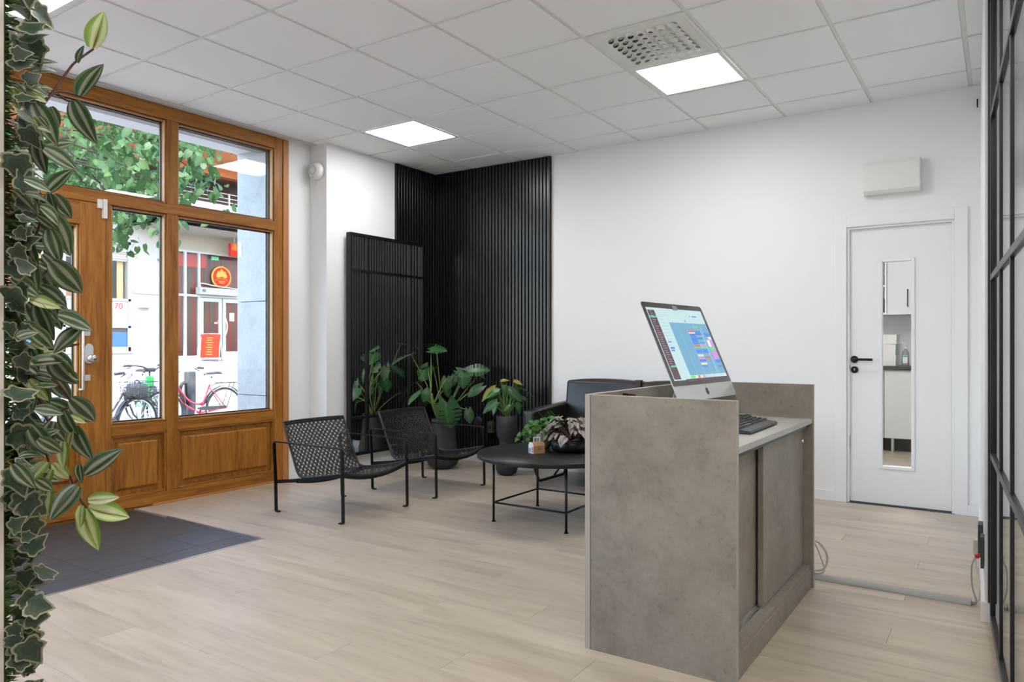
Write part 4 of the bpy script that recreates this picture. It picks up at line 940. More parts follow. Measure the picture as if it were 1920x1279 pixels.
def make_chair(label):
    t = thing('lounge_chair', label, 'chair', (0, 0, 0), group='woven lounge chairs')
    xr, xf, yh, b = -0.325, 0.335, 0.305, 0.0115
    th = 0.008
    for s in (-1, 1):
        y0, y1 = s*yh-b, s*yh+b
        rear = [(xr+0.033, 0.004), (xr+0.012, 0.004)]+[(q.x, q.z) for q in arc((xr+0.010, 0, 0.004), (xr, 0, 0.004), (xr-0.001, 0, 0.02), 4)]+[(xr-0.008, 0.25), (xr-0.022, 0.455)]
        front = [(xf-0.033, 0.004), (xf-0.012, 0.004)]+[(q.x, q.z) for q in arc((xf-0.010, 0, 0.004), (xf, 0, 0.004), (xf, 0, 0.02), 4)]+[(xf-0.004, 0.25), (xf-0.008, 0.455)]
        MB().strip(rear, th, y0, y1).build('leg', 'black', t, world=False)
        MB().strip(front, th, y0, y1).build('leg', 'black', t, world=False)
        arm = [(xr-0.022, 0.455)]+[(q.x, q.z) for q in arc((xr-0.0225, 0, 0.46), (xr-0.024, 0, 0.484), (xr+0.004, 0, 0.484), 5)]+[(xf-0.036, 0.484)]+[(q.x, q.z) for q in arc((xf-0.034, 0, 0.484), (xf-0.008, 0, 0.484), (xf-0.008, 0, 0.458), 5)]+[(xf-0.008, 0.455)]
        MB().strip(arm, th, y0, y1).build('armrest', 'black', t, world=False)
        rail = [(xr-0.004, 0.205), (-0.1, 0.236), (0.1, 0.27), (xf-0.003, 0.312)]
        MB().strip(rail, 0.024, s*(yh-0.012)-0.004, s*(yh-0.012)+0.004).build('side_rail', 'black', t, world=False)
    # curved cross rails
    for xx, zz, sag, nm_ in ((xf-0.008, 0.312, 0.045, 'front_rail'), (-0.115, 0.232, 0.03, 'back_rail')):
        pts = [(xx, -yh+2*yh*i/12, zz-sag*(1-(2*i/12-1)**2)) for i in range(13)]
        m_ = MB(); vs = []
        for p in pts:
            for dx, dz in ((-0.004, -0.013), (0.004, -0.013), (0.004, 0.013), (-0.004, 0.013)): vs.append((p[0]+dx, p[1], p[2]+dz))
        m_._add(vs, [(i*4+k, i*4+(k+1)%4, (i+1)*4+(k+1)%4, (i+1)*4+k) for i in range(12) for k in range(4)]+[(3, 2, 1, 0), (48, 49, 50, 51)])
        m_.build(nm_, 'black', t, world=False)
    # sling surface
    prof = catmull([(0.335, 0, 0.325), (0.16, 0, 0.288), (0.0, 0, 0.263), (-0.09, 0, 0.257), (-0.135, 0, 0.285), (-0.175, 0, 0.37), (-0.235, 0, 0.50), (-0.285, 0, 0.615)], 10)
    cum = [0.0]
    for i in range(1, len(prof)): cum.append(cum[-1]+(prof[i]-prof[i-1]).length)
    Ltot = cum[-1]; W = 0.565
    def SF(u, s, lift=0.0):
        s = max(0.0, min(Ltot, s)); i = 0
        while i < len(cum)-2 and cum[i+1] < s: i += 1
        k = (s-cum[i])/max(1e-6, cum[i+1]-cum[i]); p = prof[i].lerp(prof[i+1], k); tg = (prof[i+1]-prof[i]).normalized()
        nr = Vector((tg.z, 0, -tg.x)); nr = nr if nr.z > 0 or nr.x > 0 else -nr
        c = 1-(2*u-1)**2
        fs = s/Ltot; wid = W*(1.0-0.03*fs)
        q = p+Vector((0, (u-0.5)*wid, 0))
        if fs < 0.5: q.z -= 0.042*c*(1-0.25*fs)
        else: q.x -= 0.035*c*min(1, (fs-0.5)*4); q.z -= 0.03*c*max(0, 1-(fs-0.5)*6)
        return q+nr*lift
    pt = 0.0395; m_ = MB(); sid = 0
    for fam in (1, -1):
        k0 = -Ltot if fam == 1 else 0.0; k1 = W if fam == 1 else W+Ltot
        c = k0+0.01
        idx = 0
        while c < k1:
            for st in (-1, 0, 1):
                # centre line: y = c + fam*s  (parallel at 45 degrees)
                cc = c+st*0.0088
                s0 = max(0, (0-cc) if fam == 1 else (cc-W)); s1 = min(Ltot, (W-cc) if fam == 1 else cc)
                if s1-s0 < 0.01: continue
                n = max(2, int((s1-s0)/0.02)); vs = []
                for i in range(n+1):
                    s = s0+(s1-s0)*i/n; yv = cc+fam*s
                    lift = 0.0022*fam*math.cos(s/pt*2*PI*1.0+idx*PI)
                    hw = 0.0037
                    a = SF(min(1, max(0, (yv-hw)/W)), s, lift); b_ = SF(min(1, max(0, (yv+hw)/W)), s, lift)
                    vs += [a, b_]
                m_._add(vs, [(2*i, 2*i+1, 2*i+3, 2*i+2) for i in range(n)])
            c += pt; idx += 1
    wv = m_.build('woven_sling', 'cane', t, world=False); wv['kind'] = 'stuff'
    rim = [SF(0, Ltot*i/24) for i in range(25)]+[SF(i/14, Ltot) for i in range(1, 14)]+[SF(1, Ltot*(1-i/24)) for i in range(25)]+[SF(1-i/14, 0) for i in range(1, 15)]
    MB().tube(rim, 0.009, 8).build('sling_rim', 'cane', t, world=False)
    inner = [SF(0.02+0.96*i/14, Ltot-0.012) for i in range(15)]
    MB().tube(inner, 0.008, 8).build('top_binding', 'cane', t, world=False)
    return t
def dup(root, loc, rotz=0, label=None):
    r = root.copy(); COL.objects.link(r); r.location = loc; r.rotation_euler = (0, 0, rotz)
    if label: r['label'] = label
    for ch in list(root.children):
        c = ch.copy(); COL.objects.link(c); c.parent = r
        for g in list(ch.children):
            d = g.copy(); COL.objects.link(d); d.parent = c
    return r
ch1 = make_chair('black woven lounge chair nearest the oak shopfront')
ch1.location = (1.122, -2.218, 0.0)
ch2 = dup(ch1, (1.12, -1.282, 0.0), 0.0, 'black woven lounge chair in front of the mirror and monstera')

# coffee table
tb = thing('coffee_table', 'round black coffee table on thin steel legs', 'table', (2.485, -1.645, 0.0))
MB().lathe([(1e-4, 0.412), (0.484, 0.412), (0.49, 0.416), (0.49, 0.438), (0.487, 0.442), (1e-4, 0.442)], (2.485, -1.645, 0.0), 'z', 72).build('tabletop', 'tabletop', tb)
hl = 0.272
for sx in (-1, 1):
    for sy in (-1, 1):
        x, y_ = 2.485+sx*hl, -1.645+sy*hl
        lg = MB().tube([(x, y_, 0.004), (x, y_, 0.412)], 0.0085, 10).cyl((x, y_, 0.0), 0.014, 0.006, 'z', 14).build('leg', 'black', tb)
for (a, b) in (((-1, -1), (1, -1)), ((1, -1), (1, 1)), ((1, 1), (-1, 1)), ((-1, 1), (-1, -1))):
    MB().tube([(2.485+a[0]*hl, -1.645+a[1]*hl, 0.125), (2.485+b[0]*hl, -1.645+b[1]*hl, 0.125)], 0.0065, 8).build('stretcher', 'black', tb)

# sofa
sf = thing('sofa', 'black leather two seat sofa against the white back wall', 'sofa', (2.5, -0.45, 0.0))
sx0, sx1 = 1.725, 3.25
def cushion(name, x0, x1, y0, y1, z0, z1, r=0.03, par=None, puff=0.0):
    me = MB().box(x0, x1, y0, y1, z0, z1).mesh(name, 'leather', ORG[sf.name])
    bm = bmesh.new(); bm.from_mesh(me)
    bmesh.ops.subdivide_edges(bm, edges=bm.edges[:], cuts=5, use_grid_fill=True)
    cx, cy_, cz = (x0+x1)/2-2.5, (y0+y1)/2+0.45, (z0+z1)/2; hx, hy, hz = (x1-x0)/2, (y1-y0)/2, (z1-z0)/2
    for v in bm.verts:
        a, b, c = (v.co.x-cx)/hx, (v.co.y-cy_)/hy, (v.co.z-cz)/hz
        v.co.x += puff*0.6*a*max(0, 1-b*b)*max(0, 1-c*c); v.co.y += puff*b*max(0, 1-a*a)*max(0, 1-c*c); v.co.z += puff*c*max(0, 1-a*a)*max(0, 1-b*b)
    bmesh.ops.bevel(bm, geom=[e for e in bm.edges if e.calc_face_angle(0) > 0.9], offset=r, segments=4, profile=0.6, affect='EDGES', clamp_overlap=True)
    for f in bm.faces: f.smooth = True
    bm.to_mesh(me); bm.free()
    return link(name, me, par or sf)
cushion('seat_base', sx0+0.10, sx1-0.10, -0.80, -0.15, 0.22, 0.33, 0.02)
for i, (a, b) in enumerate(((sx0+0.11, 2.487), (2.489, sx1-0.11))): cushion('seat_cushion', a, b, -0.84, -0.25, 0.33, 0.44, 0.03, puff=0.015)
def backcush(x0, x1):
    c = cushion('back_cushion', x0, x1, -0.285, -0.09, 0.40, 0.845, 0.03, puff=0.018)
    for v in c.data.vertices: v.co.y += (v.co.z-0.4)*0.13
    return c
for a, b in ((sx0+0.075, 2.485), (2.49, sx1-0.075)): backcush(a, b)
for s, (a, b) in enumerate(((sx0, sx0+0.105), (sx1-0.105, sx1))):
    c = cushion('armrest', a, b, -0.82, -0.10, 0.20, 0.635, 0.022, puff=0.006)
    for v in c.data.vertices:
        if v.co.z > 0.5: v.co.z += (v.co.y-(-0.02))*0.06
    MB().tube([(a+0.02, -0.822, 0.22), (a+0.02, -0.822, 0.595)], 0.004, 6).build('seam', 'leather', c)
MB().box(sx0+0.03, sx1-0.03, -0.78, -0.12, 0.19, 0.215).build('frame', 'black', sf)
for x in (sx0+0.02, sx1-0.02):
    MB().tube([(x, -0.70, 0.19)]+arc((x, -0.615, 0.04), (x, -0.60, 0.011), (x, -0.57, 0.011), 5)+arc((x, -0.20, 0.011), (x, -0.16, 0.011), (x, -0.155, 0.04), 5)+[(x, -0.14, 0.19)], 0.011, 10).build('sled_leg', 'black', sf)
    MB().tube([(x, -0.36, 0.011), (x, -0.17, 0.12)], 0.009, 8).build('brace', 'black', sf)
kn = MB().box(2.462, 2.508, -0.25, -0.20, 0.80, 0.862).build('leather_knot', 'leather', sf)

# ================================================================== POTS AND PLANTS
heart = lambda t: 0.50*(math.sin(PI*min(1, (t+0.10)/1.10))**0.75)*(1-t)**0.32*1.02+0.0
def slitf(i, n, c):
    return c > 0.42 and (i % 4 == 3) and 3 < i < n-3
LF_MON = blade('leaf', lambda t: 0.54*(math.sin(PI*(t*0.90+0.07))**0.75)*(1-t)**0.25, 'monstera', rows=26, fold=0.10, curl=0.16, cols=(0, 0.4, 0.75, 1.0), slits=slitf, base=0.30)
LF_HRT = blade('leaf', lambda t: 0.46*(math.sin(PI*(t*0.90+0.07))**0.75)*(1-t)**0.27, 'monstera', rows=14, fold=0.12, curl=0.15, cols=(0, 0.5, 1.0), base=0.30)
LF_ANT = blade('leaf', lambda t: 0.33*(math.sin(PI*(t*0.86+0.12))**0.8)*(1-t)**0.30, 'anthurium', rows=12, fold=0.22, curl=0.22, cols=(0, 0.5, 1.0), base=0.16)
LF_YEL = blade('leaf', lambda t: 0.30*(math.sin(PI*(t*0.86+0.12))**0.8)*(1-t)**0.30, 'yellowleaf', rows=12, fold=0.25, curl=0.25, cols=(0, 0.5, 1.0), base=0.14)

def stemtube(t, a, b, r0=0.006, r1=0.0035, mat='stem', bow=0.06):
    a, b = Vector(a), Vector(b); m = a.lerp(b, 0.55)+Vector((0, 0, bow))
    pts = arc(a, m, b, 8); MB().tube(pts, [r0+(r1-r0)*i/8 for i in range(9)], 7).build('stem', mat, t)
MO = Vector((0.63, -0.50, 0))
mo_t = thing('monstera_plant', 'large monstera with split leaves in a tall charcoal pot', 'potted plant', MO)
prof = [(1e-4, 0.0), (0.085, 0.0), (0.13, 0.035), (0.152, 0.085), (0.150, 0.135), (0.138, 0.18), (0.130, 0.20), (0.122, 0.28), (0.114, 0.36), (0.108, 0.43), (0.107, 0.465), (0.098, 0.465), (0.096, 0.44), (1e-4, 0.43)]
MB().lathe(prof[:-2]+[(0.096, 0.425)], MO, 'z', 40).build('pot', 'pot', mo_t)
MB().lathe([(0.097, 0.425), (0.05, 0.436), (1e-4, 0.438)], MO, 'z', 24).build('soil', 'soil', mo_t)
Z7 = lambda a, b, D: P(640+a/4.568, 620+b/4.568, D)
D0 = 6.83
tocam = (-FWD+UPV*0.75)
ML = [  # base, tip, depth offset, mesh, normal tweak
 ((768, 168), (905, 158), 0.0, LF_MON, UPV*1.0-FWD*0.62, 1.0),
 ((742, 318), (668, 432), 0.1, LF_MON, tocam, 1.15),
 ((742, 512), (698, 612), -0.05, LF_HRT, tocam, 1.0),
 ((900, 412), (900, 528), 0.0, LF_HRT, tocam, 1.1),
 ((908, 488), (915, 572), 0.08, LF_HRT, tocam, 1.0),
 ((1050, 375), (1040, 495), -0.05, LF_MON, tocam, 1.1),
 ((1085, 350), (1272, 325), 0.10, LF_MON, tocam-RGT*0.2, 0.75),
 ((1200, 480), (1078, 560), -0.10, LF_HRT, tocam, 0.85),
 ((908, 622), (940, 840), -0.22, LF_MON, -FWD+UPV*0.35, 1.1),
 ((1088, 682), (1102, 797), -0.12, LF_HRT, -FWD+UPV*0.3, 0.95),
 ((965, 395), (935, 490), 0.15, LF_HRT, tocam, 1.0),
 ((1180, 378), (1238, 412), 0.2, LF_HRT, UPV-FWD*0.4, 0.8),
 ((1000, 345), (1120, 405), 0.12, LF_HRT, tocam, 0.9),
]
crown = MO+Vector((0.0, 0.0, 0.44))
node1 = Z7(785, 640, 6.75); node2 = Z7(770, 540, 6.75)
for k in ((node1-crown), ): pass
MB().tube(catmull([crown+Vector((-0.02, -0.03, 0)), node1, node2], 6), [0.014]*13, 8).build('trunk', 'stem', mo_t)
for i, (b, tp, dd, me, nr, wx) in enumerate(ML):
    B = Z7(b[0], b[1], D0+dd); Tp = Z7(tp[0], tp[1], D0+dd-0.03)
    place_leaf(me, mo_t, B, Tp-B, nr, (Tp-B).length, wx=wx)
    root = [node2, node2, node1, node1, node1, crown, crown, None, node1, node1, node1, crown, node1][i]
    if root is None: root = Z7(1010, 600, 6.8)
    stemtube(mo_t, root, B, 0.006, 0.004, 'stem', 0.03)
# leaves on the far and window sides of the plant (met in the mirror)
for (dx, dy, z, ex, ey, ez, L, me) in ((-0.20, -0.22, 1.06, -0.4, -0.6, -0.25, 0.21, LF_MON), (-0.16, 0.05, 0.94, -0.8, 0.1, -0.35, 0.22, LF_MON), (-0.24, -0.10, 0.80, -0.7, -0.5, -0.5, 0.16, LF_HRT), (-0.05, -0.27, 0.72, -0.3, -0.8, -0.6, 0.16, LF_HRT), (-0.22, 0.16, 1.16, -0.6, 0.4, -0.1, 0.2, LF_MON), (-0.27, 0.1, 0.68, -0.5, 0.3, -0.8, 0.15, LF_HRT)):
    B = MO+Vector((dx, dy, z)); place_leaf(me, mo_t, B, (ex, ey, ez), (ex*0.6, ey*0.6, 0.9), L); stemtube(mo_t, crown, B, 0.006, 0.004, 'stem', 0.05)

AN = Vector((1.322, -0.456, 0))
an_t = thing('anthurium_plant', 'bushy green plant with yellow tips in a waisted charcoal pot', 'potted plant', AN)
prof = [(1e-4, 0.0), (0.05, 0.0), (0.085, 0.02), (0.10, 0.06), (0.095, 0.10), (0.075, 0.14), (0.066, 0.165), (0.062, 0.22), (0.064, 0.28), (0.068, 0.315), (0.083, 0.34), (0.09, 0.38), (0.0895, 0.385), (0.0915, 0.392), (0.092, 0.46), (0.093, 0.525), (0.084, 0.525), (0.082, 0.50)]
MB().lathe(prof, AN, 'z', 36).build('pot', 'pot', an_t)
MB().lathe([(0.083, 0.50), (0.04, 0.508), (1e-4, 0.51)], AN, 'z', 24).build('soil', 'soil', an_t)
D1 = 6.49
AL = [((1368, 432), (1442, 416), 0, LF_YEL), ((1478, 432), (1560, 458), 0, LF_YEL), ((1430, 505), (1568, 608), -0.05, LF_ANT), ((1396, 470), (1412, 565), -0.08, LF_ANT), ((1350, 520), (1215, 572), 0, LF_ANT), ((1320, 492), (1172, 598), 0.05, LF_YEL),
      ((1335, 612), (1188, 702), -0.05, LF_ANT), ((1322, 650), (1288, 732), -0.1, LF_ANT), ((1445, 645), (1375, 692), -0.12, LF_ANT), ((1505, 628), (1535, 728), -0.1, LF_ANT), ((1480, 610), (1562, 648), 0.02, LF_ANT), ((1345, 505), (1290, 560), 0.1, LF_ANT),
      ((1400, 560), (1470, 640), 0.1, LF_ANT), ((1360, 640), (1262, 660), 0.05, LF_ANT), ((1440, 560), (1400, 500), 0.15, LF_ANT), ((1520, 560), (1600, 600), 0.15, LF_ANT)]
for i, (b, tp, dd, me) in enumerate(AL):
    B = Z7(b[0], b[1], D1+dd); Tp = Z7(tp[0], tp[1], D1+dd-0.02)
    place_leaf(me, an_t, B, Tp-B, -FWD*0.8+UPV*1.0+RGT*R.uniform(-0.4, 0.4), (Tp-B).length*0.92, wx=1.05)
    stemtube(an_t, AN+Vector((R.uniform(-.03, .03), R.uniform(-.03, .03), 0.50)), B, 0.004, 0.0028, 'stem', 0.02)
for i in range(7):
    a = PI*0.15+i*0.42; B = AN+Vector((0.11*math.cos(a), 0.11*math.sin(a), 0.68+0.12*R.random()))
    place_leaf(LF_ANT, an_t, B, (math.cos(a), math.sin(a), -0.35), (math.cos(a)*0.4, math.sin(a)*0.4, 1), 0.15); stemtube(an_t, AN+Vector((0, 0, 0.5)), B, 0.004, 0.0028, 'stem', 0.02)

# begonia bowl on the table
TZ = 0.442
BG = Vector((2.565, -1.52, TZ))
bg_t = thing('begonia_plant', 'silver and burgundy begonia in a black bowl on the table', 'potted plant', BG)
MB().lathe([(1e-4, 0), (0.10, 0), (0.125, 0.01), (0.13, 0.03), (0.13, 0.085), (0.122, 0.085), (0.12, 0.07), (1e-4, 0.07)], BG, 'z', 36).build('bowl', 'black', bg_t)
LF_BEG = blade('leaf', lambda t: 0.40*(math.sin(PI*(t*0.9+0.10))**0.7)*(1-t)**0.45*(1+0.10*math.sin(26*t)), 'begonia', rows=16, fold=0.22, curl=0.28, cols=(0, 0.5, 1.0), wave=0.05, base=0.14)
for i in range(80):
    a = R.uniform(0, 2*PI); el = R.uniform(0.0, 1.0); rr = 0.06+0.10*(1-el)+R.uniform(0, 0.03)
    B = BG+Vector((rr*math.cos(a), rr*math.sin(a), 0.10+0.125*el)); dr = Vector((math.cos(a), math.sin(a), R.uniform(-0.6, 0.05)-0.25*(1-el)))
    place_leaf(LF_BEG, bg_t, B, dr, Vector((math.cos(a)*0.5, math.sin(a)*0.5, 1.0))-FWD*0.25+RGT*R.uniform(-0.6, 0.6), R.uniform(0.05, 0.095)); 
    if i % 2 == 0: stemtube(bg_t, BG+Vector((0, 0, 0.07)), B, 0.003, 0.002, 'stemred', 0.02)
for i in range(10):
    a = R.uniform(0, 2*PI); B = BG+Vector((0.05*math.cos(a), 0.05*math.sin(a), 0.19)); place_leaf(LF_BEG, bg_t, B, (math.cos(a)*0.8, math.sin(a)*0.8, 0.5), (-math.cos(a), -math.sin(a), 0.8), R.uniform(0.06, 0.10))

# vase with trailing ivy
VS = Vector((2.348, -1.505, TZ))
vs_t = thing('ivy_vase', 'grey stoneware vase with trailing ivy on the table', 'vase', VS)
MB().lathe([(1e-4, 0), (0.03, 0), (0.05, 0.02), (0.06, 0.05), (0.054, 0.085), (0.034, 0.108), (0.022, 0.115), (0.023, 0.128), (0.017, 0.128), (0.016, 0.11)], VS, 'z', 32).build('vase_body', 'vase', vs_t)
ivy_half = [(0.0, 0.0), (0.20, -0.09), (0.40, -0.05), (0.44, 0.06), (0.40, 0.20), (0.50, 0.34), (0.49, 0.43), (0.33, 0.50), (0.22, 0.66), (0.11, 0.86), (0.0, 1.0)]
LF_IVG = lobed('leaf', ivy_half, 'ivyg'); LF_IVY = lobed('leaf', ivy_half, 'ivy', fold=0.2, curl=0.18)
vtop = VS+Vector((0, 0, 0.125))
Z8 = lambda a, b, D: P(960+a/5.814, 700+b/5.814, D)
for pts in ([(240, 620), (160, 640), (90, 660), (60, 720)], [(250, 600), (200, 560), (160, 590), (110, 640)], [(260, 560), (280, 520), (330, 500), (370, 490)], [(240, 640), (180, 700), (130, 750)], [(250, 590), (240, 540), (215, 530)], [(270, 600), (330, 560), (400, 540)], [(255, 640), (300, 620), (350, 640)], [(265, 560), (390, 480), (450, 470)]):
    w = [vtop]+[Z8(a, b, 4.86+R.uniform(-0.06, 0.06)) for a, b in pts]; cv = catmull(w, 5)
    MB().tube(cv, 0.0018, 5).build('stem', 'stem', vs_t)
    for k in range(3, len(cv), 2):
        d = Vector((R.uniform(-1, 1), R.uniform(-1, 1), R.uniform(-0.7, 0.4)))
        place_leaf(LF_IVG, vs_t, cv[k], d, -FWD+UPV*0.8+RGT*R.uniform(-0.5, 0.5), R.uniform(0.022, 0.038))
for i in range(26):
    a = R.uniform(-0.4, 1.2); B = vtop+RGT*R.uniform(0.0, 0.14)+UPV*R.uniform(-0.02, 0.05)
    MB().tube(arc(B, B+Vector((0, 0, 0.05)), B+RGT*R.uniform(-0.06, 0.06)+UPV*R.uniform(0.05, 0.11), 4), [0.002, 0.002, 0.0016, 0.0012, 0.0006], 4).build('grass_blade', 'ivyg', vs_t)

# folded gift carton
cb = thing('gift_carton', 'small kraft and white carton with a handle on the table', 'carton', (2.425, -1.725, TZ), 1.04)
w, d_, h = 0.042, 0.036, 0.072
MB().prism([(-d_, 0), (d_, 0), (d_, h*0.72), (d_*0.62, h), (-d_*0.62, h), (-d_, h*0.72)], -w, w, 'x').build('box_body', 'card', cb, world=False)
MB()._add([(-w-0.0006, -d_, 0), (-w-0.0006, d_, 0), (-w-0.0006, d_, h*0.72), (-w-0.0006, d_*0.62, h), (-w-0.0006, -d_*0.62, h), (-w-0.0006, -d_, h*0.72)], [(0, 1, 2, 3, 4, 5)]).build('white_end', 'cardw', cb, world=False)
MB().box(-w-0.0012, -w-0.0007, -d_*0.9, -d_*0.2, 0.004, h*0.6).build('pink_print', 'cardpink', cb, world=False); MB().box(-w-0.0012, -w-0.0007, d_*0.1, d_*0.85, 0.004, h*0.45).build('blue_print', 'cardblue', cb, world=False)
hnd = MB()
for a in ((-0.026, -0.018, 0, 0.034), (0.018, 0.026, 0, 0.034), (-0.018, 0.018, 0.026, 0.034)): hnd.box(a[0], a[1], -0.001, 0.001, h+a[2], h+a[3])
hnd.build('carry_handle', 'cardw', cb, world=False)
for z in (0.034, 0.026): MB().box(-0.014 if z > 0.03 else -0.018, 0.014 if z > 0.03 else 0.018, -d_-0.0006, -d_, z, z+0.003).build('print_line', 'plasticd', cb, world=False)

# ================================================================== PLANT WALL (left foreground)
SX, SY = 3.556, -5.266
sbox('wall_stub', 'cream painted partition end carrying the plant wall', (2.3, SX, SY-0.13, SY, -0.12, 2.895), mat='stubwall')
pw = thing('plant_wall', 'vertical garden of striped trailing leaves and variegated ivy', 'plant wall', (3.1, SY, 0.3))
MB().box(2.4, SX-0.004, SY, SY+0.004, 0.25, 2.45).build('backing_board', 'mossboard', pw)
ms = MB(); RM = random.Random(21)
for i in range(9000):
    x = SX-0.006-abs(RM.gauss(0, 0.22)) if i % 3 else SX-0.004-RM.random()*0.06
    x = max(2.42, x); z = 0.27+RM.random()*2.15; y_ = SY+0.003
    L = RM.uniform(0.012, 0.034); a = RM.uniform(-1.1, 1.1); b = RM.uniform(-0.9, 0.9)
    dv = Vector((math.sin(a)*0.7, 1.0, math.sin(b)*0.8)).normalized()*L; sd = dv.cross(Vector((RM.uniform(-1, 1), RM.uniform(-1, 1), RM.uniform(-1, 1)))).normalized()*RM.uniform(0.0010, 0.0026)
    o = Vector((x, y_, z)); ms._add([o-sd, o+sd, o+dv*0.6+sd*0.9, o+dv, o+dv*0.6-sd*0.9], [(0, 1, 2, 3, 4)])
mso = ms.build('moss', 'moss', pw); mso['kind'] = 'stuff'
LF_TR = blade('leaf', lambda t: 0.235*(math.sin(PI*min(1, t*0.93+0.07))**0.62)*(1-t)**0.24*1.12, 'trad', rows=12, fold=0.30, curl=0.16, cols=(0, 0.33, 0.66, 1.0))
LF_TR2 = blade('leaf', lambda t: 0.235*(math.sin(PI*min(1, t*0.93+0.07))**0.62)*(1-t)**0.24*1.12, 'trad', rows=12, fold=0.30, curl=0.42, cols=(0, 0.33, 0.66, 1.0))
LF_TP = blade('leaf', lambda t: 0.22*(math.sin(PI*min(1, t*0.93+0.07))**0.62)*(1-t)**0.24*1.12, 'tradpale', rows=12, fold=0.25, curl=0.14, cols=(0, 0.33, 0.66, 1.0))
def DW(px): return 1.255+0.00078*(px-8)
def wl_leaf(me, b, t, nrm=None, dd=0.0, wx=1.0):
    B = P(b[0], b[1], DW(b[0])+dd); Tp = P(t[0], t[1], DW(t[0])+dd+R.uniform(-0.02, 0.01)); n_ = nrm if nrm is not None else (-FWD+UPV*0.5+RGT*R.uniform(-0.2, 0.4))
    place_leaf(me, pw, B, Tp-B, n_, (Tp-B).length*1.02, wx=wx)
hero = [(LF_TP, (173, 90), (191, 17)), (LF_TR, (146, 118), (153, 84)), (LF_TR, (150, 180), (186, 112)), (LF_TR2, (138, 190), (167, 262)), (LF_TR, (65, 195), (107, 270)), (LF_TR2, (95, 200), (112, 238)), (LF_TR, (82, 278), (149, 316)), (LF_TR, (88, 362), (132, 312)),
        (LF_TR2, (92, 362), (98, 405)), (LF_TR, (100, 365), (136, 412)), (LF_TR, (96, 400), (132, 480)), (LF_TR2, (92, 430), (110, 488)), (LF_TR2, (95, 490), (160, 556)), (LF_TR, (80, 520), (62, 525)), (LF_TR, (108, 592), (180, 614)), (LF_TR, (148, 618), (100, 656)), (LF_TR, (70, 570), (95, 640)), (LF_TR2, (75, 610), (85, 660)),
        (LF_TR2, (98, 672), (140, 735)), (LF_TR, (96, 710), (60, 700)), (LF_TR2, (132, 748), (187, 795)), (LF_TR2, (118, 770), (135, 830)), (LF_TR2, (140, 800), (158, 865)), (LF_TR, (65, 740), (55, 775)), (LF_TR, (100, 790), (80, 842)), (LF_TP, (120, 828), (115, 878)), (LF_TP, (128, 840), (133, 800)), (LF_TR, (160, 890), (226, 838)),
        (LF_TP, (165, 938), (224, 930)), (LF_TP, (166, 950), (246, 969)), (LF_TP, (158, 954), (178, 1036)), (LF_TP, (154, 948), (148, 990)), (LF_TR, (146, 912), (94, 970)), (LF_TP, (92, 905), (80, 972)), (LF_TP, (88, 866), (50, 902)), (LF_TP, (100, 868), (132, 900)), (LF_TR2, (148, 870), (146, 906)), (LF_TP, (130, 780), (160, 792)), (LF_TP, (96, 880), (62, 935)),
        (LF_TR, (60, 120), (108, 110)), (LF_TR, (62, 135), (108, 127)), (LF_TR, (48, 165), (92, 178)), (LF_TP, (50, 172), (88, 190)), (LF_TP, (60, 220), (75, 262)), (LF_TP, (55, 560), (115, 575)), (LF_TP, (60, 640), (90, 655)), (LF_TP, (130, 700), (152, 712))]
for me, b, t in hero: wl_leaf(me, b, t, wx=1.12)
for i in range(40):
    bx = R.uniform(45, 100); by = R.uniform(320, 850); L = R.uniform(50, 80); a = R.uniform(0.2, 1.7)
    wl_leaf(R.choice([LF_TR, LF_TR2]), (bx, by), (bx+L*math.cos(a)*0.8, by+L*math.sin(a)), dd=R.uniform(0.03, 0.16), wx=1.15)
for i in range(85):
    y_ = R.uniform(150, 900); k = 1.0 if y_ > 250 else 0.55
    bx = R.uniform(20, 78); by = y_; L = R.uniform(42, 76)*k; a = R.uniform(-0.35, 1.45)
    wl_leaf(R.choice([LF_TR, LF_TR2, LF_TR, LF_TP] if i % 3 else [LF_TR, LF_TR2]), (bx, by), (bx+L*math.cos(a)*0.9, by+L*math.sin(a)), dd=R.uniform(-0.06, 0.14), wx=1.1)
for i in range(98):
    y_ = -60+1390*(i+R.random())/98; 
    bx = R.uniform(20, 52) if y_ > 880 or y_ < 250 else R.uniform(18, 36)
    L = R.uniform(32, 60); a = R.uniform(-0.9, 1.6)
    wl_leaf(LF_IVY, (bx, y_), (bx+L*math.cos(a), y_+L*math.sin(a)), dd=R.uniform(-0.05, 0.05), nrm=-FWD+UPV*R.uniform(0, 0.8)+RGT*R.uniform(-0.3, 0.8), wx=R.uniform(0.85, 1.1))
wl_leaf(LF_IVY, (70, 1078), (114, 1068), nrm=-FWD+UPV*0.6); wl_leaf(LF_IVY, (62, 15), (108, 52)); wl_leaf(LF_IVY, (50, 60), (80, 80)); wl_leaf(LF_IVY, (55, 75), (75, 130)); wl_leaf(LF_IVY, (38, 1010), (72, 985)); wl_leaf(LF_IVY, (40, 1180), (78, 1150)); wl_leaf(LF_IVY, (36, 1245), (64, 1268))
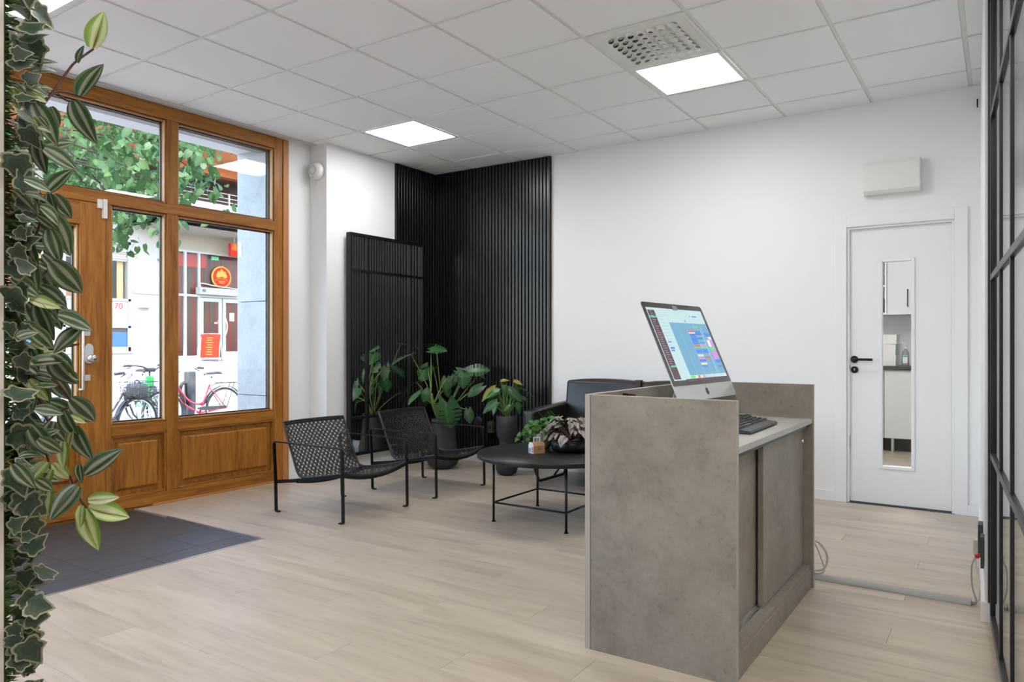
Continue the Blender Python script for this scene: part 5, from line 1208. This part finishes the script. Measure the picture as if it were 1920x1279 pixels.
# leaves further along the panel, for depth
for i in range(30):
    x = R.uniform(2.45, 3.45); z = R.uniform(0.4, 2.3); B = Vector((x, SY+R.uniform(0.02, 0.06), z)); a = R.uniform(0, 2*PI)
    place_leaf(R.choice([LF_TR, LF_TR2, LF_IVY, LF_TP]), pw, B, (math.cos(a)*0.5, 0.7, math.sin(a)*0.6-0.4), (R.uniform(-0.4, 0.4), 0.6, 0.9), R.uniform(0.04, 0.07))
for pts in ([(52, 238), (95, 178), (128, 132), (142, 116), (175, 92)], [(75, 195), (108, 172), (150, 180)], [(108, 176), (125, 188), (140, 190)], [(35, 370), (45, 430), (55, 480), (58, 560)], [(40, 470), (60, 455), (75, 420), (78, 400)], [(44, 640), (55, 700), (66, 745), (90, 790), (112, 850), (130, 890), (150, 935), (162, 952)], [(60, 715), (95, 710), (122, 735), (133, 755)], [(90, 790), (110, 770), (128, 765)], [(140, 905), (160, 888)], [(84, 840), (92, 870), (94, 905)], [(72, 750), (85, 760), (110, 775)], [(75, 650), (100, 655), (148, 645)], [(60, 535), (85, 510), (100, 500)]):
    cv = catmull([P(a, b, DW(a)+0.01) for a, b in pts], 5); MB().tube(cv, 0.0022, 6).build('vine', 'vine', pw)

# ================================================================== OUTSIDE: STREET
gpf = [(-0.3, -0.28), (-7.2, -0.26), (-19.3, 0.58), (-19.9, 0.60), (-32, 0.60)]
gm_ = MB(); vs = []
for x, z in gpf: vs += [(x, -30, z), (x, 45, z)]
gm_._add(vs, [(2*i, 2*i+1, 2*i+3, 2*i+2) for i in range(len(gpf)-1)])
tag(gm_.build('street', 'paving'), 'sunlit pale paved street rising to the far buildings', 'street', kind='structure')

FX = -20.0
bl = thing('street_building', 'pale building with restaurant front across the street', 'building', (FX, 9.0, 0.6))
def fb(name, x0, x1, y0, y1, z0, z1, mat, par=None, bevel=0.0): return MB().box(FX+x0, FX+x1, y0, y1, z0, z1).build(name, mat, par or bl, bevel=bevel)
fb('fascia_wall', -0.4, 0.0, 8.80, 20, 4.62, 6.4, 'beige')
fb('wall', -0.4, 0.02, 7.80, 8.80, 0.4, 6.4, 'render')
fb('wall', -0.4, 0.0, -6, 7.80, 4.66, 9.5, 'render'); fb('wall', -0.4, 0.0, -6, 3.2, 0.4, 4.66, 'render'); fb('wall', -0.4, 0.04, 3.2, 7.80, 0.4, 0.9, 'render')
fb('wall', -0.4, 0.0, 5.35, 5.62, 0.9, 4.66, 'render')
fb('plinth', -0.1, 0.10, 7.75, 8.84, 0.4, 0.68, 'beige'); fb('band', 0.02, 0.06, 7.85, 8.80, 2.90, 2.97, 'beige')
fb('step', -0.2, 0.35, 8.84, 20, 0.4, 0.64, 'render')
fb('room_back', -2.2, -2.1, 3.0, 20, 0.4, 6.4, 'darkroom'); fb('room_ceiling', -2.1, -0.4, 3.0, 20, 4.7, 4.8, 'beige'); fb('room_floor', -2.1, -0.05, 3.0, 20, 0.5, 0.60, 'beige')
# restaurant glazing frame
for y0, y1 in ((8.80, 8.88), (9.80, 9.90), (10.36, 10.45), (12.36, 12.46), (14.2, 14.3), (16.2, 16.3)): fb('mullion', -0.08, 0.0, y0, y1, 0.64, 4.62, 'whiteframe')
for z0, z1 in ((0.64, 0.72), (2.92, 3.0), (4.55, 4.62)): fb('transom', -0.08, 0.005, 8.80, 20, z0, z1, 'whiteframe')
for y0, y1 in ((8.88, 9.80), (9.90, 10.36), (12.46, 14.2), (14.3, 16.2)): fb('pane', -0.045, -0.035, y0, y1, 0.72, 2.92, 'sglass')
for y0, y1 in ((8.88, 9.80), (9.90, 10.36), (10.45, 12.36), (12.46, 14.2), (14.3, 16.2)): fb('pane', -0.045, -0.035, y0, y1, 3.0, 4.55, 'sglass')
for i, (y0, y1) in enumerate(((10.45, 11.37), (11.41, 12.36))):
    dl = fb('entrance_door', -0.07, -0.01, y0, y0+0.13, 0.66, 2.90, 'whiteframe')
    for b in ((y1-0.13, y1, 0.66, 2.90), (y0+0.13, y1-0.13, 0.66, 0.86), (y0+0.13, y1-0.13, 2.76, 2.90)): fb('door_rail', -0.07, -0.01, *b, 'whiteframe', dl)
    fb('door_pane', -0.045, -0.035, y0+0.13, y1-0.13, 0.86, 2.76, 'sglass', dl)
    if i == 1: MB().tube(catmull([(FX, 11.5, 1.45), (FX+0.06, 11.54, 1.7), (FX+0.06, 11.54, 1.95), (FX, 11.5, 2.2)], 5), 0.022, 8).build('pull_handle', 'alu', dl)
    if i == 1: fb('paper_notice', -0.034, -0.03, 11.72, 11.92, 2.05, 2.36, 'cardw', dl)
    if i == 0:
        for k, (yy, zz) in enumerate(((11.06, 1.93), (11.14, 1.93), (11.21, 2.0))): fb('door_sticker', -0.034, -0.03, yy, yy+0.055, zz, zz+0.06, 'signwhite', dl)
yy = 8.9; k = 0; RC = random.Random(5)
while yy < 16.2:
    w = RC.uniform(0.11, 0.2); fb('curtain_strip', -0.75, -0.70+RC.uniform(-.02, .02), yy, yy+w, 0.60, 4.7, 'redwood' if k % 2 == 0 else 'brownwood'); yy += w+0.004; k += 1
fb('sign_reflection', -0.35, -0.32, 8.95, 10.9, 4.05, 4.52, 'signred')  # red slab standing in for the sign's reflection in the glazing
# left window with shutter, film, blue pane
for (ya, yb_) in ((3.2, 5.35), (5.62, 7.80)):
    for y0, y1 in ((ya, ya+0.07), (yb_-0.09, yb_)): fb('window_frame', -0.1, 0.03, y0, y1, 0.9, 4.66, 'whiteframe')
    for z0, z1 in ((4.56, 4.66), (2.62, 2.70), (1.70, 1.78), (0.9, 1.05)): fb('window_frame', -0.1, 0.03, ya, yb_, z0, z1, 'whiteframe')
    fb('sill', -0.1, 0.12, ya-0.05, yb_+0.06, 0.84, 0.90, 'beige')
    for i in range(7): fb('shutter_slat', -0.09, -0.05, ya+0.07, yb_-0.09, 3.98+i*0.083, 3.98+i*0.083+0.076, 'render' if i % 3 else 'beige')
    fb('pane', -0.045, -0.035, ya+0.07, yb_-0.09, 2.70, 4.0, 'sglass')
    fb('film_panel', -0.05, -0.02, ya+0.07, yb_-0.09, 2.26, 2.62, 'frost'); fb('spandrel', -0.05, 0.0, ya+0.07, yb_-0.09, 1.78, 2.26, 'teal')
    fb('blue_film', -0.05, -0.03, ya+0.07, yb_-0.09, 1.05, 1.56, 'blue'); fb('dark_film', -0.05, -0.03, ya+0.07, yb_-0.09, 1.56, 1.70, 'darkroom')
    fb('inner_poster', -0.6, -0.55, yb_-0.95, yb_-0.42, 2.75, 4.0, 'maroon'); fb('inner_curtain', -0.3, -0.25, yb_-0.32, yb_-0.12, 2.7, 4.0, 'oakbead'); fb('inner_curtain', -0.9, -0.85, ya, yb_-0.4, 2.6, 3.3, 'orange')
def letter(txt, size, mat, loc, par, name='lettering', facing='x', align='CENTER', roll=0.0):
    me = text_mesh(txt, size, mat, align); o = link(name, me, par)
    o.matrix_local = Matrix.Translation(Vector(loc)-Vector(ORG[par.name])) @ Euler((PI/2, 0, PI/2), 'XYZ').to_matrix().to_4x4(); return o
letter('6 66 70', 0.30, 'inred', (FX-0.015, 7.55, 2.44), bl, align='RIGHT')
letter('rbhä', 0.30, 'inred', (FX-0.015, 5.20, 2.44), bl, align='RIGHT')
# balcony, rail and upper floors
fb('balcony_slab', 0.0, 2.0, 7.66, 20, 5.22, 5.40, 'beige'); fb('balcony_parapet', 1.85, 2.0, 7.66, 20, 5.22, 6.10, 'render'); fb('balcony_parapet', 0.0, 1.85, 7.66, 7.80, 5.22, 6.10, 'render')
for z in (6.22, 6.36, 6.52): MB().tube([(FX+1.92, 7.7, z), (FX+1.92, 20, z)], 0.018, 6).build('rail', 'whiteframe', bl)
for y0 in (7.72, 9.0, 10.3, 11.6, 12.9): fb('rail_post', 1.89, 1.95, y0, y0+0.05, 6.1, 6.54, 'whiteframe')
fb('upper_wall', -0.9, -0.7, 3.0, 20, 6.0, 9.5, 'darkbrown'); fb('timber_soffit', -0.7, 3.6, 2.0, 13.4, 7.55, 7.75, 'orange'); fb('timber_fascia', 3.6, 3.75, 2.0, 13.4, 7.5, 8.35, 'orange'); fb('timber_beam', 1.2, 1.6, 2.0, 13.2, 7.2, 7.55, 'orange'); fb('white_canopy', 0.8, 4.2, 12.2, 16.0, 7.0, 7.3, 'render')
fb('upper_wall', -0.9, 0.0, -6, 13.4, 7.75, 12, 'render')
tb_h = thing('balcony_shrub', 'green shrub growing behind the balcony railing opposite', 'shrub', (FX+1.3, 12.3, 5.4))
sm_ = MB(); RS = random.Random(9)
for i in range(500):
    o = Vector((FX+1.3+RS.gauss(0, .25), 12.4+RS.gauss(0, .45), 6.15+RS.gauss(0, .3))); a = Vector((RS.uniform(-1, 1), RS.uniform(-1, 1), RS.uniform(-1, 1))).normalized()*0.09; b = a.orthogonal().normalized()*0.06
    sm_._add([o-a, o+b, o+a, o-b], [(0, 1, 2, 3)])
sm_.build('foliage', 'hedge', tb_h)['kind'] = 'stuff'
MB().tube([(FX+1.3, 12.4, 5.4), (FX+1.3, 12.4, 6.1)], 0.04, 8).build('stem', 'bark', tb_h)

# wall lamp
wlp = thing('wall_lamp', 'white half round wall lamp on the pale facade opposite', 'lamp', (FX+0.02, 8.24, 2.45))
vs = []
for i in range(7):
    a = i/6*PI/2
    for k in range(9): p = -PI/2+PI*k/8; vs.append((FX+0.02+0.17*math.cos(p)*math.cos(a), 8.24+0.19*math.sin(p)*math.cos(a), 2.42+0.15*math.sin(a)))
MB()._add(vs, [(i*9+k, i*9+k+1, (i+1)*9+k+1, (i+1)*9+k) for i in range(6) for k in range(8)], True).build('hood', 'signwhite', wlp); MB().box(FX+0.02, FX+0.05, 8.06, 8.42, 2.34, 2.42).build('backplate', 'beige', wlp)
# signs
hs_ = thing('hanging_sign', 'red hanging restaurant sign with yellow characters', 'sign', (FX+0.6, 12.05, 4.55))
MB().box(FX+0.55, FX+0.70, 11.25, 13.2, 4.50, 4.98).build('board', 'signred', hs_, bevel=0.01); MB().box(FX+0.60, FX+0.65, 11.44, 11.48, 4.98, 5.22).build('hanger', 'whiteframe', hs_); MB().box(FX+0.60, FX+0.65, 12.9, 12.94, 4.98, 5.22).build('hanger', 'whiteframe', hs_)
letter('蓮花', 0.27, 'signyel', (FX+0.702, 11.55, 4.82), hs_); letter('酒', 0.27, 'signyel', (FX+0.702, 12.42, 4.82), hs_); letter('Restaurang lotus', 0.14, 'signyel', (FX+0.702, 12.15, 4.58), hs_)
lotus = [(-0.9, 0.0, 0.50), (0.9, 0.0, 0.50), (-0.55, 0.05, 0.7), (0.55, 0.05, 0.7), (0, 0.08, 0.85)]
def lotus_shape(cx, cy_, s, x, mat, par):
    m_ = MB()
    for i, (dx, dy, h) in enumerate(lotus):
        ang = -dx*0.7; pts = []
        for t in range(9):
            u = t/8; w = 0.30*math.sin(PI*u)**0.8*(1 if True else 0); pts.append((w, u*h*1.25))
        full = pts+[(-a, b) for a, b in reversed(pts[1:-1])]
        out_ = [(x+0.0006*i, cx+s*(dx*0.35+a*math.cos(ang)-b*math.sin(ang)), cy_+s*(dy-0.35+a*math.sin(ang)+b*math.cos(ang))) for a, b in full]
        m_._add(out_, [tuple(range(len(out_)))])
    return m_.build('lotus_emblem', mat, par)
MB().cyl((FX+0.701, 12.06, 4.80), 0.15, 0.002, 'x', 28).build('emblem_disc', 'signwhite', hs_); lotus_shape(12.06, 4.80, 0.15, FX+0.705, 'signred', hs_)
rsn = thing('round_sign', 'round red lotus sign hanging in the restaurant window', 'sign', (FX+0.03, 11.31, 3.7))
MB().cyl((FX+0.01, 11.31, 3.72), 0.42, 0.04, 'x', 40).build('rim', 'signyel', rsn); MB().cyl((FX+0.05, 11.31, 3.72), 0.365, 0.004, 'x', 40).build('face', 'signred', rsn); lotus_shape(11.31, 3.80, 0.30, FX+0.058, 'signyel', rsn)
bar = [(11.31+0.27*math.cos(a), 3.57+0.09*math.sin(a)) for a in [PI*i/12 for i in range(13)]]
MB().tube([(FX+0.058, a, b) for a, b in bar], 0.008, 6).build('arch_line', 'signyel', rsn)
for i in range(2): MB().box(FX+0.054, FX+0.058, 11.31-0.15+0.03*i, 11.31+0.15-0.03*i, 3.545-0.06*i, 3.575-0.06*i).build('name_line', 'signyel', rsn)
ac = thing('air_curtain', 'pale box housing above the restaurant doors', 'air curtain', (FX, 11.0, 3.05))
MB().box(FX+0.005, FX+0.30, 10.25, 11.95, 3.01, 3.26).build('housing', 'teal', ac, bevel=0.01); MB().box(FX+0.30, FX+0.31, 10.33, 10.48, 3.09, 3.2).build('badge', 'plasticd', ac)
MB().tube(catmull([(FX+0.15, 10.35, 3.26), (FX+0.12, 10.4, 3.42), (FX+0.1, 11.0, 3.36), (FX+0.08, 12.0, 3.3)], 5), 0.025, 6).build('conduit', 'plasticg', ac)
ex = thing('exit_sign', 'green emergency exit sign inside the restaurant', 'sign', (FX-0.2, 11.2, 4.45))
MB().box(FX-0.24, FX-0.20, 11.05, 11.36, 4.38, 4.52).build('panel', 'exitgreen', ex); MB().box(FX-0.2, FX-0.196, 11.10, 11.14, 4.41, 4.49).box(FX-0.2, FX-0.196, 11.2, 11.32, 4.44, 4.46).build('pictogram', 'signwhite', ex)
gz = 0.545
ab = thing('sandwich_board', 'red sandwich board standing outside the restaurant', 'sandwich board', (-18.75, 10.05, gz), -0.75)
hh = 0.95; le = 0.28
for s in (-1, 1):
    pnl = MB()
    pnl._add([(s*le, -0.31, 0.12), (s*le, 0.31, 0.12), (s*0.02, 0.31, hh), (s*0.02, -0.31, hh), (s*le-s*0.02, -0.31, 0.12), (s*le-s*0.02, 0.31, 0.12), (s*0.0, 0.31, hh), (s*0.0, -0.31, hh)], [(0,1,2,3),(7,6,5,4),(0,4,5,1),(1,5,6,2),(2,6,7,3),(3,7,4,0)])
    pn = pnl.build('face_panel', 'signred' if s == 1 else 'plasticd', ab, world=False)
    for yv in (-0.33, 0.33): MB().tube([(s*(le+0.04), yv, 0.0), (s*0.01, yv, hh+0.03)], 0.015, 6).build('frame_leg', 'alu', ab, world=False)
    if s == 1:
        for i, wd in enumerate((0.18, 0.14, 0.2, 0.12, 0.16, 0.12, 0.14, 0.17)):
            z = hh-0.12-i*0.085; x = 0.02+(le-0.02)*(hh-z)/(hh-0.12)+0.004
            MB().box(x, x+0.004, -wd*0.8, wd*0.5, z-0.009, z+0.009).build('print_line', 'signyel', pn, world=False)
MB().tube([(0, -0.33, hh+0.03), (0, 0.33, hh+0.03)], 0.015, 6).build('top_bar', 'alu', ab, world=False)

# ================================================================== BICYCLES
def bicycle(label, frame_mat, loc, rz, steer=0.0, basket=False, rack=True, lean=0.0, stepthrough=True):
    t = thing('bicycle', label, 'bicycle', loc, rz); t.rotation_euler = (lean, 0, rz)
    Rw = 0.345; wb = 1.08
    def wheel(nm, cx):
        ty = MB().ring((cx, 0, Rw), Rw-0.02, 0.021, 'y', 40, 8).build(nm, 'rubber', t, world=False)
        MB().ring((cx, 0, Rw), Rw-0.043, 0.010, 'y', 40, 6).build('rim', 'alu', ty, world=False)
        sp = MB()
        for i in range(28): a = 2*PI*i/28; sp.tube([(cx+0.02*math.cos(a+0.6), 0.02*(1 if i % 2 else -1), Rw+0.02*math.sin(a+0.6)), (cx+(Rw-0.05)*math.cos(a), 0, Rw+(Rw-0.05)*math.sin(a))], 0.0022, 4)
        sp.tube([(cx, -0.05, Rw), (cx, 0.05, Rw)], 0.02, 8); sp.build('spokes', 'alu', ty, world=False)
        fp = [(cx+(Rw+0.025)*math.cos(a), Rw+(Rw+0.025)*math.sin(a)) for a in [(-0.1 if cx == 0 else 0.55)+ (PI*0.95)*i/16 for i in range(17)]]
        if cx == 0: fp = [(cx-(x-cx), z) for x, z in fp]
        MB().strip(fp, 0.004, -0.028, 0.028).build('mudguard', 'plasticb', t, world=False)
    wheel('rear_wheel', 0.0); wheel('front_wheel', wb)
    bb = Vector((0.45, 0, 0.29)); st0 = Vector((0.27, 0, 0.74)); hd0 = Vector((0.90, 0, 0.62)); hd1 = Vector((0.85, 0, 0.80)); ax = Vector((0, 0, Rw))
    fr = MB(); fr.tube([bb, st0], 0.016, 10)
    if stepthrough:
        fr.tube(catmull([hd1-Vector((0, 0, .04)), Vector((0.66, 0, 0.52)), Vector((0.5, 0, 0.44)), bb.lerp(st0, 0.38)], 5), 0.015, 10); fr.tube(catmull([hd0, Vector((0.68, 0, 0.42)), bb], 5), 0.018, 10)
    else: fr.tube([hd1, st0-Vector((0, 0, 0.05))], 0.016, 10); fr.tube([hd0, bb], 0.019, 10)
    fr.tube([hd0+Vector((0.012, 0, -0.05)), hd1], 0.02, 10)
    for s in (-1, 1): fr.tube([bb+Vector((0, s*0.03, 0)), ax+Vector((0, s*0.06, 0))], 0.009, 8); fr.tube([st0+Vector((-0.01, s*0.02, -0.05)), ax+Vector((0, s*0.06, 0))], 0.008, 8)
    fr.build('frame', frame_mat, t, world=False)
    fk = MB()
    for s in (-1, 1): fk.tube([(0.905, s*0.045, 0.60), (0.965, s*0.05, 0.46), (wb, s*0.05, Rw)], [0.014, 0.012, 0.008], 8)
    fk.build('fork', frame_mat, t, world=False)
    hb = MB().tube([(0.85, 0, 0.78), (0.825, 0, 0.93)], 0.013, 8)
    cs, sn = math.cos(steer), math.sin(steer)
    def hp_(x, y_, z): return (0.825+x*cs-y_*sn, x*sn+y_*cs, z)
    hb.tube(catmull([hp_(-0.20, -0.30, 1.03), hp_(-0.06, -0.28, 1.04), hp_(0.06, -0.16, 1.02), hp_(0.05, -0.05, 0.96), hp_(0.0, 0, 0.935), hp_(0.05, 0.05, 0.96), hp_(0.06, 0.16, 1.02), hp_(-0.06, 0.28, 1.04), hp_(-0.20, 0.30, 1.03)], 5), 0.012, 8)
    hbo = hb.build('handlebar', 'alu' if frame_mat != 'bikegreen' else 'plasticb', t, world=False)
    for s in (-1, 1): MB().tube([hp_(-0.22, s*0.302, 1.03), hp_(-0.09, s*0.288, 1.042)], 0.019, 10).build('grip', 'plasticb', hbo, world=False); MB().tube([hp_(-0.06, s*0.27, 1.03), hp_(-0.14, s*0.30, 0.99)], 0.007, 6).build('brake_lever', 'plasticb', hbo, world=False)
    MB().tube([st0-Vector((0.0, 0, 0.03)), (0.225, 0, 0.88)], 0.013, 8).build('seat_post', 'alu', t, world=False)
    sd = MB(); vs = []
    prof = [(0.15, 0.015, 0.0), (0.11, 0.025, 0.012), (0.02, 0.05, 0.014), (-0.08, 0.10, 0.022), (-0.12, 0.105, 0.022), (-0.145, 0.07, 0.012)]
    for x, w, z in prof:
        for k in range(9): a = PI*k/8; vs.append((0.225+x, w*math.cos(a), 0.90+z+0.035*math.sin(a)))
    sd._add(vs, [(i*9+k, i*9+k+1, (i+1)*9+k+1, (i+1)*9+k) for i in range(5) for k in range(8)]+[tuple(range(9)), tuple(range(45, 54))[::-1]]+[(i*9, (i+1)*9, (i+1)*9+8, i*9+8) for i in range(5)], True)
    sd.build('saddle', 'plasticb', t, world=False)
    if rack:
        rk = MB()
        for s in (-0.055, 0, 0.055): rk.tube([(-0.36, s, 0.765), (0.12, s, 0.765)], 0.007, 6)
        for x in (-0.3, -0.1, 0.1): rk.tube([(x, -0.055, 0.765), (x, 0.055, 0.765)], 0.006, 6)
        for s in (-1, 1): rk.tube([(-0.16, s*0.055, 0.765), (0, s*0.07, Rw)], 0.006, 6); 
        rk.tube([(0.12, 0, 0.765), (0.24, 0, 0.72)], 0.006, 6)
        rk.build('rack', 'plasticb', t, world=False)
        MB().lathe([(1e-4, 0), (0.03, 0), (0.04, 0.03), (0.035, 0.07), (1e-4, 0.07)], (-0.40, 0, 0.72), 'x', 16).build('tail_light', 'lens', t, world=False)
    # cranks, chain guard, lock, stand
    MB().strip([(bb.x+0.11*math.cos(a), bb.z+0.11*math.sin(a)) for a in [PI*2*i/20 for i in range(21)]], 0.012, 0.045, 0.055).tube([(bb.x, 0.06, bb.z), (bb.x+0.1, 0.06, bb.z-0.13)], 0.009, 6).tube([(bb.x, -0.06, bb.z), (bb.x-0.1, -0.06, bb.z+0.13)], 0.009, 6).build('crank', 'alu', t, world=False)
    for s in (1, -1): MB().box(bb.x+s*0.1-0.04, bb.x+s*0.1+0.04, s*0.07, s*0.16, bb.z-s*0.13-0.012, bb.z-s*0.13+0.012).build('pedal', 'plasticb', t, world=False)
    MB().prism([(0.0, Rw+0.0), (0.40, 0.33), (0.52, 0.36), (0.53, 0.38), (0.42, 0.40), (0.0, Rw+0.04)], 0.058, 0.064, 'y').build('chain_guard', 'plasticb', t, world=False)
    sl_ = MB().ring((0.0, 0, 0), 0.001, 0.001, 'y', 4, 3) if False else MB().tube([(0.1, -0.06, 0.34), (0.16, -0.16, 0.0)], 0.01, 6)
    sl_.build('kickstand', 'alu', t, world=False)
    if basket:
        bk = MB(); 
        for z, g in ((0.66, 0.0), (0.74, 0.015), (0.82, 0.03), (0.90, 0.04)):
            x0, x1, w = 0.96-g*0.3, 1.22+g, 0.15+g
            bk.tube([(x0, -w, z), (x1, -w, z), (x1, w, z), (x0, w, z), (x0, -w, z)], 0.005, 5)
        for i in range(9):
            y_ = -0.15+0.0375*i; bk.tube([(1.22, y_, 0.66), (1.26, y_*1.25, 0.90)], 0.003, 4); bk.tube([(0.96, y_, 0.66), (0.95, y_*1.25, 0.90)], 0.003, 4); bk.tube([(0.96, y_, 0.66), (1.22, y_, 0.66)], 0.003, 4)
        for i in range(7):
            x = 0.96+0.043*i
            for s in (-1, 1): bk.tube([(x, s*0.15, 0.66), (x, s*0.19, 0.90)], 0.003, 4)
        bk.build('basket', 'plasticb', t, world=False)
        MB().tube([(0.9, 0, 0.7), (1.05, 0, 0.655)], 0.01, 6).build('basket_bracket', 'plasticb', t, world=False)
    return t
bicycle('red bicycle with rear rack parked by the dark post', 'bikered', (-5.9, 1.70, -0.258), -PI/2, steer=0.2)
b2 = bicycle('black bicycle with wire front basket outside the sidelight', 'bikeblack', (-4.75, -1.32, -0.267), PI/2+0.25, steer=-0.35, basket=True)
b3 = bicycle('green rental bicycle behind the black bicycle', 'bikegreen', (-7.55, 1.18, -0.235), -0.34, steer=0.4, rack=False)
MB().box(0.76, 0.90, -0.06, 0.06, 0.52, 0.86).build('battery_cover', 'bikegreen', b3, bevel=0.02, world=False); MB().box(0.74, 0.86, -0.09, 0.09, 0.93, 1.0).build('display', 'plasticb', b3, bevel=0.02, world=False)
bag = thing('shopping_bag', 'dark bag lying in the black bicycle basket', 'bag', (-5.05, -0.26, 0.39), PI/2+0.25)
me = MB().box(-0.11, 0.11, -0.12, 0.12, 0.01, 0.22).mesh('bag_body', 'plasticd', bevel=0.05, seg=3); link('bag_body', me, bag)
MB().tube(arc((-0.05, 0.0, 0.21), (0, 0.02, 0.32), (0.06, 0.0, 0.21), 6), 0.008, 6).build('strap', 'plasticb', bag, world=False)
po = thing('bollard', 'dark steel bicycle post behind the red saddle', 'bollard', (-6.25, 1.30, -0.26))
MB().box(-6.32, -6.18, 1.23, 1.37, -0.26, 0.70).build('post', 'plasticd', po, bevel=0.015); MB().cyl((-6.25, 1.30, 0.70), 0.05, 0.012, 'z', 16).build('cap', 'alu', po)
ub = MB().tube([(-6.05, 1.08, 0.10)]+arc((-6.05, 1.0, 0.42), (-6.05, 1.02, 0.56), (-6.05, 1.12, 0.52), 5)+[(-6.05, 1.14, 0.15)], 0.03, 8).build('bike_lock', 'rubber'); tag(ub, 'thick black bicycle lock hanging by the red frame', 'lock')

# ================================================================== TREE
tr = thing('street_tree', 'leafy green street tree with branches hanging in front of the shopfront', 'tree', (-5.4, -3.6, -0.26))
MB().tube(catmull([(-5.4, -3.6, -0.26), (-5.38, -3.55, 1.5), (-5.3, -3.4, 3.2), (-5.2, -3.3, 5.0), (-5.3, -3.2, 7.0)], 6), [0.17-0.0045*i for i in range(25)], 12).build('trunk', 'bark', tr)
RT = random.Random(17)
LF_LIN = blade('leaf', lambda t: 0.46*(math.sin(PI*(t*0.86+0.12))**0.65)*(1-t)**0.28, 'treeleaf', rows=6, fold=0.08, curl=0.12, cols=(0, 1.0), base=0.12)
tips = []
for i in range(26):
    px = RT.uniform(90, 320); py = RT.uniform(150, 370); D = RT.uniform(7.4, 10.6); tips.append(P(px, py, D))
tips += [P(330, 255, 8.2), P(350, 268, 8.4), P(368, 300, 8.2), P(385, 335, 8.6), P(352, 330, 8.8), P(395, 262, 9.0), P(240, 405, 8.6), P(215, 415, 8.2), P(290, 410, 8.8), P(215, 440, 8.6), P(232, 452, 8.9)]
roots = [Vector((-5.32, -3.45, 2.9)), Vector((-5.25, -3.35, 3.9)), Vector((-5.2, -3.3, 4.8))]
for i, tp in enumerate(tips):
    rt_ = roots[i % 3]; m = rt_.lerp(tp, 0.5)+Vector((0, 0, RT.uniform(0.3, 0.8)))
    MB().tube(arc(rt_, m, tp, 8), [0.028-0.003*k for k in range(9)], 5).build('branch', 'bark', tr)
lv = []
for i in range(2500):
    tp = tips[i % 26] if i % 12 else tips[26+(i//12) % (len(tips)-26)]
    sprd = 0.34 if i % 12 else 0.11
    o = tp+Vector((RT.gauss(0, sprd), RT.gauss(0, sprd), RT.gauss(0, sprd*0.75)))
    lv.append((o, Vector((RT.uniform(-1, 1), RT.uniform(-1, 1), RT.uniform(-1.6, 0.0))), Vector((RT.uniform(-0.7, 1.0), RT.uniform(-1, 0.6), RT.uniform(0.2, 1.0))), RT.uniform(0.075, 0.12)))
for i in range(700):
    o = Vector((-5.3, -3.4, 5.2))+Vector((RT.gauss(0, 1.1), RT.gauss(0, 1.2), RT.gauss(0, 0.9))); lv.append((o, Vector((RT.uniform(-1, 1), RT.uniform(-1, 1), RT.uniform(-1.2, 0.2))), Vector((RT.uniform(-1, 1), RT.uniform(-1, 1), 1)), RT.uniform(0.09, 0.14)))
lv.sort(key=lambda q: (q[0]-CAMP).length)
for o, d, n_, L in lv[:290]: place_leaf(LF_LIN, tr, o, d, n_, L)
fm = MB(); src = [v.co.copy() for v in LF_LIN.vertices]; srcf = [tuple(p.vertices) for p in LF_LIN.polygons]; srcuv = [LF_LIN.uv_layers[0].data[i].uv.copy() for i in range(len(LF_LIN.loops))]
for o, d, n_, L in lv[290:]:
    mt = frame(o, d, n_) @ Matrix.Diagonal((L, L, L, 1)); fm._add([mt @ v for v in src], srcf, True)
me = bpy.data.meshes.new('foliage'); og = ORG[tr.name]; me.from_pydata([(v[0]-og[0], v[1]-og[1], v[2]-og[2]) for v in fm.v], [], fm.f); me.materials.append(M['treeleaf'])
ul = me.uv_layers.new(name='UVMap'); k = len(srcuv)
flat = [c for u in srcuv for c in (u.x, u.y)]*(len(me.loops)//k); ul.data.foreach_set('uv', flat)
fo = link('foliage', me, tr); fo['kind'] = 'stuff'
